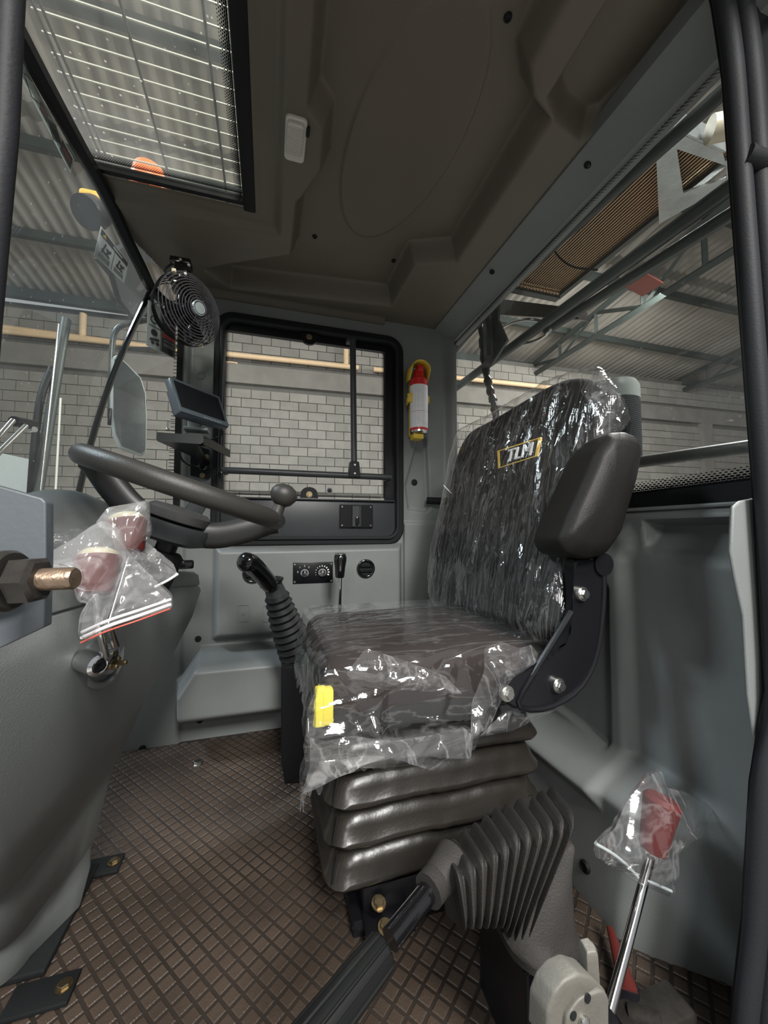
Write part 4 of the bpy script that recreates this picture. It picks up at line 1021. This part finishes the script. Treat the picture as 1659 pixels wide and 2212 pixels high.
mk('arm', tube([mp_+V((.004, 0, -.05)), fc-fa*.045+V((0, 0, .06)), fc-fa*.055], .008, 10), BLK, fan)
mk('lead', tube(smoothpath([mp_+V((-.02, -.01, .0)), mp_+V((-.045, -.01, -.03)), mp_+V((-.03, -.01, -.06))], 5), .003, 8), RUB, fan)
for q in ((390, 561), (408, 573)): mk('screw', lathe([(.005, 0), (.004, .003)], PY(*q, 1.312), (0, -1, 0), 12), ZINC, fan)
# ------------------------------------------------------------------ monitor and its shelf bracket
mc = PY(434, 872, 1.28); mn = V((.74, -.62, .42)).normalized(); mx_, my_, mz_ = basis(mn)
M0 = frame(mc, mx_, my_, mz_)
mo_ = thing('monitor', 'small grey framed monitor tilted above a black shelf', 'monitor', mc-V((0, 0, .08)))
MW, MH = .182, .118
mk('case', xf(box((0, 0, -.012), (MW, MH, .024), .004), M0), BEZEL, mo_)
mk('rear_case', xf(box((-.01, -.01, -.030), (MW*.8, MH*.7, .016), .004), M0), BEZEL, mo_)
mk('bezel_lip', xf(ringplate([(a, b, 0) for a, b in rrect(MW-.002, MH-.002, .004, 2)], [(a, b+.004, 0) for a, b in rrect(MW-.016, MH-.026, .002, 2)], (0, 0, .003)), M0), mat('bezel_edge', (.15, .185, .205), .3), mo_, smooth=False)
mk('screen', xf(box((0, .004, .0005), (MW-.015, MH-.025, .001)), M0), SCREEN, mo_, smooth=False)
for i in range(7): mk('button', xf(box((-.005+i*.010, -MH/2+.006, .003), (.006, .003, .002), .0005), M0), LBL, mo_, smooth=False)
mk('base_foot', join(tube([mc-mz_*.028-V((0, 0, .02)), PY(421, 905, 1.31), PY(421, 928, 1.32)], .016, 12, sq=(1.3, .7)), box(PY(425, 929, 1.325), (.07, .05, .010), .003)), GREYC, mo_)
mk('cable', tube(smoothpath([PY(478, 926, 1.31), PY(478, 940, 1.32), PY(464, 947, 1.34), PY(450, 950, 1.40)], 5), .0028, 8), RUB, mo_)
ms = thing('monitor_bracket', 'black folded steel shelf and gusset bolted to the window pillar', 'bracket', PY(430, 1030, FY-.02))
sh = [PZ(338, 934, 1.060), PZ(440, 937, 1.055), PZ(476, 957, 1.045), PZ(395, 938, 1.06)]
S0, S1 = PY(340, 934, 1.275), PY(440, 936, 1.275)
mk('shelf', loft([[V((x, y, S0.z)), V((x, y, S0.z-.003))] and [V((S0.x, y, S0.z)), V((S1.x+.0, y, S0.z)), V((S1.x, y, S0.z-.004)), V((S0.x, y, S0.z-.004))] for x, y in ((0, 1.275), (0, 1.42))]), BLKM, ms, smooth=False)
mk('front_lip', prism([V((S0.x, 1.272, S0.z)), V((S1.x, 1.272, S0.z)), V((S1.x, 1.272, S0.z-.022)), V((S1.x-.008, 1.272, S0.z-.028)), V((S0.x, 1.272, S0.z-.026))], (0, .004, 0)), DARKP, ms, smooth=False)
mk('gusset', prism([V((S0.x+.0, 1.276, S0.z-.026)), V((S1.x-.02, 1.276, S0.z-.026)), V((-.215, FY-.03, 1.00)), V((-.235, FY-.03, .985)), V((-.25, 1.45, 1.005))], (.004, .004, 0)), BLKM, ms, smooth=False)
mk('side_arm', prism([V((S1.x, 1.28, S0.z)), V((S1.x+.06, 1.46, S0.z-.004)), V((S1.x+.06, 1.46, S0.z-.03)), V((S1.x, 1.28, S0.z-.028))], (-.004, 0, 0)), BLKM, ms, smooth=False)
wp = [PY(x, y, FY-.006) for x, y in ((412, 975), (425, 962), (452, 972), (455, 1030), (448, 1036), (412, 1028))]
pw = mk('wall_plate', prism(wp, (0, -.010, 0)), BLKM, ms, bevel=.002)
for q in ((427, 985), (447, 987), (437, 1027)): mk('bolt', bolt(PY(*q, FY-.016), (0, -1, 0), .007, .004), BRASS, pw)
mk('cable_hole', torus(PY(438, 1007, FY-.016), (0, -1, 0), .0125, .003, 24, 8), BLK, pw)
mk('nut', bolt(PY(398, 959, 1.33), (0, -.6, -.8), .007, .006), ZINC, ms); mk('nut', bolt(PY(460, 957, 1.40), (0, -.6, -.8), .007, .008), ZINC, ms)
mk('nut', bolt(PY(362, 930, 1.33), (0, 0, 1), .006, .006), ZINC, ms)
mk('loom', tube(smoothpath([PY(385, 975, 1.42), PY(395, 995, 1.44), PY(415, 1007, 1.48), PY(436, 1009, FY-.02)], 6), .0035, 8), RUB, ms)
# ------------------------------------------------------------------ stickers
def sticker(nm, lab, quad, X_, parts):
    P4 = [PX(x, y, X_) for x, y in quad]; o = P4[3]; ex_ = P4[2]-P4[3]; ey_ = P4[0]-P4[3]
    n_ = ex_.cross(ey_).normalized(); n_ = n_ if n_.dot(C0-o) > 0 else -n_
    def pt(u, v, h=0): a = P4[3].lerp(P4[2], u); b = P4[0].lerp(P4[1], u); return a.lerp(b, v)+n_*h
    t = thing(nm, lab, 'sticker', pt(.5, .5))
    mk('backing', ([pt(0, 0), pt(1, 0), pt(1, 1), pt(0, 1)], [(0, 1, 2, 3)]), LBL, t, smooth=False, solid=.0004)
    for k, (name, poly, m) in enumerate(parts):
        mk(name, ([pt(u, v, .0008+.0003*(k % 3)) for u, v in poly], [tuple(range(len(poly)))]), m, t, smooth=False)
    return t
R_q = lambda a, b, c_, d_: [(a, b), (c_, b), (c_, d_), (a, d_)]
def circ(cx, cy, rx, ry, n=14): return [(cx+rx*math.cos(2*math.pi*i/n), cy+ry*math.sin(2*math.pi*i/n)) for i in range(n)]
pt1 = [('header', R_q(.03, .76, .97, .95), INK), ('triangle', [(.10, .79), (.20, .79), (.15, .92)], YEL), ('header_text', R_q(.42, .82, .75, .88), LBL),
       ('divider', R_q(.49, .05, .505, .74), INK)]
for u in (.08, .56):
    pt1 += [('pictogram', [(u+.05, .30), (u+.12, .66), (u+.16, .66), (u+.09, .30)], INK), ('pictogram', [(u+.05, .34), (u+.30, .30), (u+.30, .37), (u+.05, .41)], INK), ('pictogram', [(u+.18, .40), (u+.30, .62), (u+.34, .58), (u+.24, .40)], INK), ('pictogram', circ(u+.22, .52, .05, .06), INK)]
    pt1 += [('text_line', R_q(u, v, u+.34, v+.025), INK) for v in (.22, .16, .10)]
sticker('warning_sticker', 'silver warning sticker with two black pictograms under the windshield top corner', [(218, 488), (278, 568), (268, 612), (203, 552)], -.50, pt1)
pt2 = [('black_panel', R_q(.44, .03, .97, .47), INK), ('red_header', R_q(.45, .36, .96, .46), REDI), ('black_panel', R_q(.44, .50, .97, .97), INK), ('frame_line', R_q(.04, .485, .96, .50), INK), ('frame_line', R_q(.40, .03, .415, .97), INK),
       ('pictogram', circ(.20, .36, .10, .07), INK), ('pictogram', circ(.20, .36, .08, .055), LBL), ('pictogram', [(.06, .16), (.36, .20), (.36, .26), (.10, .22)], INK), ('pictogram', circ(.16, .13, .05, .035), INK), ('pictogram', circ(.31, .14, .06, .04), INK),
       ('pictogram', circ(.18, .64, .11, .08), INK), ('pictogram', circ(.18, .64, .09, .06), LBL), ('pictogram', circ(.27, .70, .09, .06), INK), ('pictogram', circ(.27, .70, .07, .045), LBL)]
pt2 += [('text_line', R_q(.50, v, .90, v+.014), LBL) for v in (.30, .26, .22, .18, .60, .66, .72, .78)]
sticker('safety_sticker', 'silver and black safety sticker with red header hanging behind the cage fan', [(320, 648), (380, 685), (379, 776), (316, 746)], -.345, pt2)
dm = [('diamond', [(.02+k, .5), (.17+k, .98), (.32+k, .5), (.17+k, .02)], INK) for k in (.0, .42)]+[('diamond_fill', [(.04+k, .5), (.17+k, .90), (.30+k, .5), (.17+k, .10)], WHITE) for k in (.0, .42)]
dm += [('pictogram', [(.10, .5), (.15, .7), (.22, .62), (.24, .4), (.15, .3)], INK), ('pictogram', circ(.59, .5, .05, .18), INK), ('dark_band', R_q(.31, .25, .45, .75), INK), ('dark_band', R_q(.73, .12, .97, .88), INK), ('red_text', R_q(.76, .4, .94, .6), REDI), ('red_text', R_q(.33, .4, .43, .6), REDI)]
sticker('hazard_strip', 'long slanted warning strip with diamond pictograms high on the windshield', [(46, 130), (160, 345), (152, 374), (46, 170)], -.475, dm)
# ================================================================== SEAT
seat = thing('driver_seat', 'black driver seat wrapped in clear plastic on a pleated suspension base', 'seat', (.36, .92, 0))
CUX0, CUX1, CUY0, CUY1, CZ0, CZ1 = .105, .56, .685, 1.14, .405, .515
def cushion(grow=0, n=40):
    bm = bmesh.new(); bmesh.ops.create_cube(bm, size=1); bmesh.ops.subdivide_edges(bm, edges=bm.edges[:], cuts=14, use_grid_fill=True)
    cx, cy, cz = (CUX0+CUX1)/2, (CUY0+CUY1)/2, (CZ0+CZ1)/2; hx, hy, hz = (CUX1-CUX0)/2+grow, (CUY1-CUY0)/2+grow, (CZ1-CZ0)/2+grow; r = .038+grow
    for v in bm.verts:
        p = V((v.co.x*2*hx, v.co.y*2*hy, v.co.z*2*hz)); q = V((max(-hx+r, min(hx-r, p.x)), max(-hy+r, min(hy-r, p.y)), max(-hz+r, min(hz-r, p.z))))
        d = p-q; p = q+d.normalized()*r if d.length > 1e-6 else p
        if p.z > 0: p.z += .014*(1-(p.x/hx)**2)*(1-(p.y/hy)**2)
        v.co = V((cx, cy, cz))+p
    bm.verts.index_update(); d = [v.co.copy() for v in bm.verts], [tuple(v.index for v in f.verts) for f in bm.faces]; bm.free(); return d
cu = mk('cushion', cushion(), FABB, seat, ang=80)
mk('cushion_skirt', box(((CUX0+CUX1)/2+.0, .905, .410), (.45, .44, .05), .02, 3), FABRIC, seat)
mk('seat_pan', box((.37, .91, .385), (.40, .38, .04), .008), BLKM, seat)
mk('yellow_handle', join(box(PY(692, 1525, .70)+V((0, 0, 0)), (.020, .018, .068), .004), box(PY(707, 1523, .70), (.020, .022, .062), .004), box(PY(708, 1556, .70), (.022, .018, .012), .003)), YELB, seat)
# backrest
UPB = V((.2545, 0, .967)); NB = V((-.967, 0, .2545)); PB = V((.560, .9, .52))
bo_ = [(948, 1300), (946, 1250), (952, 1190), (975, 1100), (998, 985), (1020, 935), (1075, 908), (1140, 870), (1205, 832), (1250, 815), (1295, 822), (1318, 860), (1312, 910), (1290, 1000), (1245, 1150), (1228, 1260), (1232, 1330), (1222, 1378), (1195, 1388), (1100, 1352), (1000, 1322), (965, 1312)]
bo3 = [PP(x, y, PB, NB) for x, y in bo_]
bk = mk('backrest', pillow(bo3, NB, .070, .022, .028, 90, 3), FABRIC, seat, ang=80)
mk('backrest_shell', pillow([p-NB*.070 for p in bo3], NB, .022, .0, .01, 60, 3, grow=-.012), BLKM, seat, ang=80)
# logo: yellow outline and white letters
def onb(px, py, h): return PP(px, py, PB+NB*(.022+.028+h), NB)
lq = [(1074, 974), (1168, 944), (1160, 985), (1076, 1012)]
lc = onb(1118, 980, .0); LX = V((0, -1, 0)); LM = frame(onb(1122, 979, .001), LX*1.12, UPB, NB)
Q = [onb(x, y, 0) for x, y in lq]; c_ = sum(Q, V())/4
mk('logo_outline', ringplate(dens([(0, 0), (1, 0), (1, 1), (0, 1)], 1) and [q for q in Q], [c_+(q-c_)*.90 for q in Q], -NB*.006), mat('yellow_thread', (.80, .52, .08), .6), bk, smooth=False)
text('TLM', 'logo_letters', .051, LM, WHITE, bk, ext=.0025)
# belt stalk / straps between cushion and back
mk('hinge_cover', box((.555, .91, .50), (.06, .34, .05), .015, 3), BLKM, seat)
mk('rear_corner', pillow([PY(x, y, .70) for x, y in ((1130, 1400), (1180, 1375), (1225, 1370), (1215, 1400), (1170, 1445), (1110, 1455))], (0, -1, 0), .10, .006, .02, 40), VINYL, seat)
# side bracket
sb = [(1236, 1205), (1305, 1205), (1303, 1300), (1292, 1400), (1272, 1460), (1235, 1505), (1170, 1534), (1105, 1530), (1080, 1508), (1084, 1478), (1108, 1462), (1160, 1448), (1200, 1418), (1225, 1375), (1242, 1300)]
S3 = [PY(x, y, .600) for x, y in sb]
mk('side_bracket', pillow(S3, (0, -1, 0), .020, .0, .005, 80, 1), BLKM, seat, ang=50)
mk('bracket_rim', tube(soften(resample([PY(x, y, .596) for x, y in [(1303, 1210), (1303, 1300), (1292, 1400), (1272, 1460), (1235, 1505), (1170, 1534), (1105, 1530)]], 30), 1)[:26], .006, 8), BLKM, seat)
for q in ((1260, 1283), (1208, 1481), (1097, 1499)):
    p = PY(*q, .588); mk('hex_bolt', join(bolt(p, (.1, -1, .05), .0085, .008), lathe([(.0135, -.008), (.0135, 0)], p, (.1, -1, .05), 20)), ZINC, seat)
# folded armrest
ar = [(1312, 936), (1345, 934), (1374, 946), (1378, 965), (1366, 1030), (1342, 1110), (1326, 1165), (1300, 1200), (1262, 1208), (1215, 1196), (1200, 1170), (1222, 1110), (1254, 1040), (1282, 975)]
A3 = [PY(x, y, .575)+V((0, 0, 0)) for x, y in ar]
mk('armrest', pillow(A3, (-.12, -1, .04), .085, .016, .016, 90, 1), VINYL, seat, ang=80)
mk('armrest_pivot', lathe([(.022, 0), (.022, .05)], PY(1262, 1215, .64), (0, -1, 0), 20), BLKM, seat)
# suspension bellows
def rr3(x0, x1, y0, y1, r, z, k=6, sag=0):
    out = []
    for a, b in rrect(x1-x0, y1-y0, r, k):
        x = (x0+x1)/2+a; y = (y0+y1)/2+b
        out.append(V((x, y, z+sag*(abs(a)/(x1-x0)*2)**2+.004*nz(x*14, y*14, z*9))))
    return out
R = []
BX0, BX1, BY0, BY1 = .108, .588, .725, 1.12
prof = []
zs = [.095, .165, .235, .305, .372]
prof.append((.080, .040))
for i, z in enumerate(zs):
    e = .004*(4-i)*0
    prof += [(z-.011, .058), (z-.009, .022), (z-.004, .003), (z+.002, .0), (z+.007, .003), (z+.014, .008), (z+.026, .013), (z+.042, .021), (z+.050, .036), (z+.054, .056)]
rr_ = []
def rrd(x0, x1, y0, y1, r, z):
    P = resample(rr3(x0, x1, y0, y1, r, z), 120)
    return [V((p.x, p.y, p.z+.006*nz(p.x*9+3, p.y*9, z*6)+.003*nz(p.x*40, p.y*40, z*20))) for p in P]
for z, ins in prof: rr_.append(rrd(BX0+ins, BX1-ins, BY0+ins, BY1-ins, max(.012, .045-ins*.3), z))
mk('suspension_bellows', loft(rr_), SKIN, seat, ang=60)
for i, z in enumerate(zs[:4]):
    p = V((BX0+.014, BY0+.010, z)); mk('corner_seam', tube([p+V((.000, .000, .008)), p+V((.006, .006, .030)), p+V((.012, .010, .052))], .0018, 6), RUB, seat)
for yy in (.76, 1.05): mk('base_rail', box((.36, yy, .055), (.36, .05, .05), .003), BLKM, seat)
mk('base_plate', box((.36, .90, .015), (.40, .34, .03), .003), BLKM, seat)
mk('base_foot', box(PZ(815, 1995, .03)+V((.02, .0, 0)), (.09, .06, .008), .002), BLKM, seat)
for q, z in (((818, 1952), .06), ((832, 2003), .036)): mk('base_bolt', bolt(PZ(*q, z), (0, -.3, 1), .010, .008), BRASS, seat)
# ------------------------------------------------------------------ clear film over the seat
bx1, by1, _ = basis(NB)
crB = Creases(150, .36, 5, (.004, .020), (.0015, .0060), ang=math.pi/2, spread=.5, ln=(.05, .26)); crB2 = Creases(40, .36, 8, (.005, .02), (.001, .004), ln=(.02, .08))
cenB = V((.62, .88, .80))
def fdispB(p, n, t, j):
    d = p-cenB; u, v = d.dot(bx1), d.dot(by1)
    return p+n*(crB(u, v)+crB2(u, v)+.008*noise.noise(V((u*14, v*3, 1)))+.004)+V((0, .006*noise.noise(p*9), 0))
bf = [(940, 1300), (938, 1250), (946, 1190), (968, 1095), (985, 990), (1005, 930), (1070, 900), (1135, 862), (1200, 826), (1262, 806), (1300, 796), (1318, 822), (1345, 860), (1338, 900), (1318, 960), (1296, 1010), (1250, 1150), (1234, 1260), (1238, 1330), (1226, 1384), (1195, 1396), (1100, 1360), (1000, 1330), (955, 1318)]
bf3 = [PP(x, y, PB+NB*.006, NB) for x, y in bf]
bc = thing('backrest_cover', 'clear crinkled plastic bag pulled over the seat backrest', 'plastic cover', (.62, .92, .50))
mk('film', pillow(bf3, NB, .070, .024, .034, 240, 1, disp=fdispB, rings=80, back=False, grow=.004), FILMB, bc, ang=35)
tip = [PP(x, y, PB+NB*.03, NB) for x, y in ((1262, 850), (1275, 822), (1308, 796), (1316, 830), (1342, 858), (1362, 905), (1345, 925), (1310, 955), (1285, 980), (1290, 900))]
mk('loose_tip', crumpled(tip, NB, .010, .026, 20, 120, 30, 1, 3.3, both=True), BAGC, bc, ang=35)
cc = thing('cushion_cover', 'torn clear plastic sheet draped over the seat cushion with ragged hem', 'plastic cover', (.34, .90, .36))
crT = Creases(70, .34, 21, (.004, .016), (.0008, .0022), ang=.15, spread=.7, ln=(.06, .25)); crS = Creases(60, .30, 22, (.006, .030), (.003, .009), cen=(-.15, -.05), ln=(.04, .2)); crF = Creases(40, .25, 23, (.006, .03), (.002, .007))
def drape(u, v):
    a = lerp(-.165, .50, u); b = lerp(-.175, .49, v)          # a along +X from the front edge, b along +Y from the near edge
    hem = .015*nz(a*18, b*18, 3)+.018*nz(a*60+9, b*50, 1)
    edge = sst(-b, .09, .175); a2 = a
    lim = itp([(-.165, .155), (.0, .155), (.25, .158), (.33, .13), (.40, .10), (.50, .060)], a)
    if b < 0: b = b*lim/.165*1.0+ (hem*edge)
    if a < 0: a = a*.92+hem*sst(-a, .09, .165)
    x0, y0, zt = CUX0-.012, CUY0-.012, CZ1+.016
    r = .030
    def prof_(d):       # rounded edge: (distance inwards, drop)
        if d >= r: return d, 0
        th = (r-d)/r
        if th <= math.pi/2: return r-r*math.sin(th), r*(1-math.cos(th))
        return 0, r+(r-r*math.pi/2-d)
    ia, da = prof_(a); ib, db = prof_(b)
    dr = max(da, db)+.25*min(da, db)
    x, y = x0+ia, y0+ib
    fl_a = max(0, da-r)*.10; fl_b = max(0, db-r)*.16
    x -= fl_a+(.02*sst(da, .0, .06)*sst(db, .0, .05)); y -= fl_b+(.01*sst(da, .0, .06)*sst(db, .0, .05))
    z = zt-dr
    if dr < .01: z += .012*(1-((x-.33)/.24)**2)*(1-((y-.91)/.24)**2)
    k1, k2 = sst(da, .0, .03), sst(db, .0, .03)
    if k2 < 1: z += crT(x-.33, y-.91)*(1-k2)*(1-k1)
    if k2 > 0: y -= (crS(x-.33, z-.46)+.010*nz(x*7, z*7, 4)+.006*nz(x*16, z*16, 8)+.004)*k2
    if k1 > 0: x -= (crF(y-.9, z-.46)+.010*nz(y*7, z*7, 4)+.006)*k1
    if x > .60: x = .60
    return V((x, y, z))
mk('film', grid(drape, 190, 190, keep=lambda u, v: not ((lerp(-.165, .5, u) < 0 and lerp(-.175, .49, v) > .44) )), FILMC, cc, ang=32)
mk('loose_fold', crumpled([PY(x, y, .628) for x, y in ((745, 1455), (790, 1400), (870, 1425), (960, 1460), (1000, 1500), (900, 1492), (830, 1490), (765, 1470))], (0, -1, .2), .010, .024, 24, 90, 22, 1, 7.7, both=False), FILMS, cc, ang=32)
mk('loose_fold', crumpled([PY(x, y, .615) for x, y in ((1045, 1400), (1080, 1385), (1120, 1400), (1150, 1392), (1165, 1420), (1130, 1450), (1085, 1500), (1060, 1560), (1010, 1600), (1020, 1520), (1045, 1450))], (-.1, -1, .2), .012, .026, 24, 90, 26, 1, 4.4, both=False), FILMS, cc, ang=32)
mk('hem_skirt', crumpled([PY(x, y, .610) for x, y in ((668, 1590), (700, 1600), (760, 1590), (850, 1600), (930, 1590), (1000, 1570), (1022, 1590), (1010, 1635), (960, 1640), (932, 1664), (890, 1650), (800, 1658), (740, 1660), (690, 1640), (652, 1715), (668, 1650))], (0, -1, .3), .012, .026, 22, 130, 26, 0, 6.1, both=False), FILMS, cc, ang=32)
mk('hem_skirt', crumpled([PY(x, y, .625) for x, y in ((1060, 1560), (1090, 1535), (1190, 1532), (1205, 1525), (1150, 1555), (1110, 1580), (1030, 1590))], (0, -1, .3), .006, .016, 24, 80, 14, 0, 2.1, both=False), FILMS, cc, ang=32)
# small white cable tie by the backrest
tie = mk('cable_tie', tube([PY(958, 1048, 1.22), PY(975, 1066, 1.20)], .0014, 6), WHITE); tag(tie, 'thin white cable tie end poking out beside the far side of the backrest', 'cable tie')
ss = mk('belt_strap', tube([V((.66, FY-.01, .885)), PY(960, 1083, 1.50), PX(985, 1078, .72)], .016, 10, sq=(.35, 1), up=(0, 0, 1)), BLKM); tag(ss, 'black belt strap leaving the pillar slot behind the backrest', 'strap')
# ================================================================== park brake lever in front
pb = thing('parking_brake', 'large brake lever with pleated grey rubber boot and ribbed black grip', 'lever', (.38, .52, 0))
def fold(ft, nt_, nb, fb, yf=.61, yn=.47):
    a, b, c, d = PY(*ft, yf), PY(*nt_, yn), PY(*nb, yn), PY(*fb, yf)
    return [a, b, c, d]
A_ = fold((948, 1826), (990, 1890), (1008, 2012), (962, 1975)); B_ = fold((1188, 1694), (1246, 1772), (1128, 2062), (1105, 1990))
A_[0].x -= 0
ctrl = [(0, A_), (.5, fold((1068, 1740), (1120, 1812), (1088, 2010), (1045, 1960))), (1, B_)]
def ring4(t, s):
    q = [(lambda a, b, k: a.lerp(b, k))(ctrl[0][1][i], ctrl[1][1][i], t*2) if t < .5 else ctrl[1][1][i].lerp(ctrl[2][1][i], t*2-1) for i in range(4)]
    c = sum(q, V())/4; q = [c+(p-c)*s for p in q]
    return soften(resample(q, 40), 2)
nf = 11; R = []
for i in range(nf):
    for s, o in ((.84, -.42), (.95, -.24), (1.0, -.08), (1.0, .08), (.95, .24), (.84, .42)):
        t = min(1, max(0, (i+o)/(nf-1))); R.append(ring4(t, s*1.03))
mk('pleated_boot', loft(R), BOOT, pb, ang=60)
hs3 = [(1215, 1800), (1246, 1790), (1256, 2025), (1180, 2082), (1130, 2065), (1190, 1990)]
skN = [PY(x, y, .475) for x, y in hs3]
q = ring4(.97, .98); cB = sum(q, V())/len(q)
base = [PY(1112, 2040, .47), PY(1150, 2088, .455), PY(1256, 2032, .465), PY(1256, 2032, .465)+V((.01, .15, 0)), PY(1112, 2040, .47)+V((.01, .14, 0))]
low = soften(resample([PY(1108, 2052, .47), PY(1172, 2098, .45), PY(1258, 2040, .465), PY(1258, 2040, .465)+V((.012, .15, .0)), PY(1108, 2052, .47)+V((.01, .13, 0))], 40), 1)
mid = soften(resample([PY(1125, 2000, .475), PY(1180, 2050, .462), PY(1252, 1990, .47), PY(1252, 1990, .47)+V((.010, .15, 0)), PY(1125, 2000, .475)+V((.01, .13, 0))], 40), 2)
top = soften(resample([PY(1195, 1850, .490), PY(1225, 1850, .478), PY(1249, 1835, .476), PY(1249, 1835, .476)+V((.006, .12, 0)), PY(1195, 1850, .490)+V((.01, .11, 0))], 40), 2)
cl2 = sum(low, V())/40
mk('boot_housing', loft([[sum(top, V())/40+(p-sum(top, V())/40)*.9+V((0, 0, .005)) for p in top], top, mid, low, [cl2+(p-cl2)*1.06 for p in low], [cl2+(p-cl2)*1.06+V((0, 0, -.010)) for p in low]]), BOOT, pb, ang=50)
mk('pedestal', loft([[V((x, y, z)) for x, y in ((.335, .462), (.43, .468), (.44, .60), (.345, .60))] for z in (0, .165)]), BLKM, pb, bevel=.004)
mk('pedestal', box((.40, .43, .07), (.06, .05, .14), .004), BLKM, pb)
c1, c2 = PY(962, 1880, .525), PY(925, 1925, .505)
c3, c4, c5 = PY(843, 2030, .475), PY(828, 2052, .468), PY(640, 2290, .405)
mk('boot_neck', tube([c1+(c1-c2)*.5, c1, c1.lerp(c2, .5), c1.lerp(c2, .55), c1.lerp(c2, .6), c2, c2], [.028, .024, .0215, .0195, .0215, .0215, .017], 24), BOOT, pb)
mk('shaft', tube([c1, c3], .0135, 24), BLK, pb)
grv = []; n_ = 36
gp_ = smoothpath([c4, c4.lerp(c5, .12), c4.lerp(c5, .5), c5], 6); rg_ = [.0165, .0195]+[lerp(.0205, .0225, i/len(gp_)) for i in range(len(gp_)-2)]
t_ = (c5-c4).normalized(); gx, gy, gz = basis(t_)
G = []
for p, r in zip(gp_, rg_):
    G.append([p+(gx*math.cos(2*math.pi*j/96)+gy*math.sin(2*math.pi*j/96))*r*(1-.07*(1 if (j % 8) < 2 else 0)) for j in range(96)])
mk('ribbed_grip', loft(G), mat('grip_rubber', (.009, .010, .010), .42, spec=.3), pb, ang=30)
# ------------------------------------------------------------------ long chrome lever with bagged red knob
rl = thing('side_lever', 'long chrome lever with a bagged dark red knob at lower right', 'lever', (.42, .42, 0))
kA, kB = PY(1408, 1842, .500), PY(1432, 1722, .500); l0 = PY(1308, 2212, .42); lx = l0+(l0-kA)*.55
mk('rod', tube([lx, kA], .0067, 20), CHROME, rl)
mk('jam_nut', lathe([(.010, -.010), (.0115, -.008), (.0115, .004), (.010, .006)], kA-(kB-kA).normalized()*.004, kB-kA, 6), ZINC, rl)
d_ = kB-kA; L_ = d_.length
mk('grip', lathe([(.0185, .004), (.0195, .008), (.0225, L_*.45), (.0255, L_*.75), (.0275, L_*.92), (.022, L_*1.0), (.001, L_*1.02)], kA, d_, 28), RED, rl)
bag3 = [(1424, 1658), (1433, 1695), (1475, 1708), (1548, 1752), (1500, 1792), (1459, 1832), (1454, 1870), (1448, 1940), (1400, 1918), (1340, 1880), (1284, 1850), (1285, 1815), (1322, 1785), (1345, 1750), (1378, 1702), (1392, 1676)]
zb3 = thing('zip_bag', 'clear zip bag tied over the red knob of the long lever at lower right', 'bag', PY(1410, 1880, .48))
mk('film', crumpled([PY(x, y, .488+.00012*(x-1410)) for x, y in bag3], (-.35, -1, -.1), .034, .018, 30, 150, 44, 1, 12.0), BAGC, zb3, ang=35)
zl = [PY(x, y, .482) for x, y in ((1286, 1822), (1325, 1845), (1355, 1870), (1378, 1895))]
mk('zip_strip', tube(smoothpath(zl, 5), .0022, 8), LBL, zb3); mk('zip_strip', tube([PY(1398, 1902, .480), PY(1450, 1925, .485)], .0022, 8), LBL, zb3)
# ------------------------------------------------------------------ cast latch on the sill, red lever on the floor
ltc = thing('door_latch', 'cast grey metal door latch with a square post at the bottom edge', 'latch', PY(1240, 2230, .36))
lo_ = [(1176, 2250), (1178, 2180), (1192, 2140), (1215, 2112), (1245, 2098), (1278, 2108), (1304, 2135), (1310, 2165), (1310, 2250)]
mk('cast_body', pillow([PY(x, y, .340) for x, y in lo_], (.15, -1, .1), .022, .001, .003, 60, 0), CAST, ltc, ang=40)
fo = [(1215, 2260), (1222, 2190), (1250, 2152), (1300, 2135), (1312, 2150), (1312, 2260)]
mk('face_plate', pillow([PY(x, y, .3335) for x, y in fo], (.15, -1, .1), .008, .0, .002, 50, 1), CAST, ltc, ang=40)
pa = PY(1271, 2120, .356); mk('square_post', loft([[pa+V((a*s, b*s, z)) for a, b in ((-.0075, -.007), (.004, -.010), (.0085, -.003), (.007, .007), (-.004, .008))] for z, s in ((0, 1.15), (.028, 1.05), (.035, 1.0), (.038, .8))]), CAST, ltc, bevel=.001)
for q in ((1237, 2192), (1268, 2155)): mk('rivet_hole', lathe([(.004, 0), (.004, .0015)], PY(*q, .3322), (.15, -1, .1), 14), RUB, ltc)
mk('spring_pin', lathe([(.006, 0), (.006, .004), (.003, .006)], PY(1258, 2205, .332), (.15, -1, .1), 14), ZINC, ltc)
mk('mount', box(PY(1250, 2300, .36), (.06, .03, .10), .004), BLKM, ltc)
rdl = thing('red_pedal', 'dark red lever foot behind the long chrome rod on the floor', 'lever', PZ(1365, 2100, .0))
p1_, p2_ = PZ(1360, 2150, .03), PZ(1318, 2005, .03)
mk('red_arm', tube([p1_, p1_.lerp(p2_, .5), p2_], [.016, .010, .006], 14, sq=(1, .6)), mat('dull_red_paint', (.10, .015, .012), .5), rdl)
mk('arm_foot', lathe([(.026, -.028), (.028, -.02), (.024, .0), (.012, .006)], p1_, (0, 0, 1), 20), BLKM, rdl)
mk('linkage', join(box(PZ(1410, 2200, .02), (.12, .05, .03), .006), tube([PZ(1360, 2190, .03), PZ(1430, 2210, .04)], .012, 12)), DIRTM, rdl)
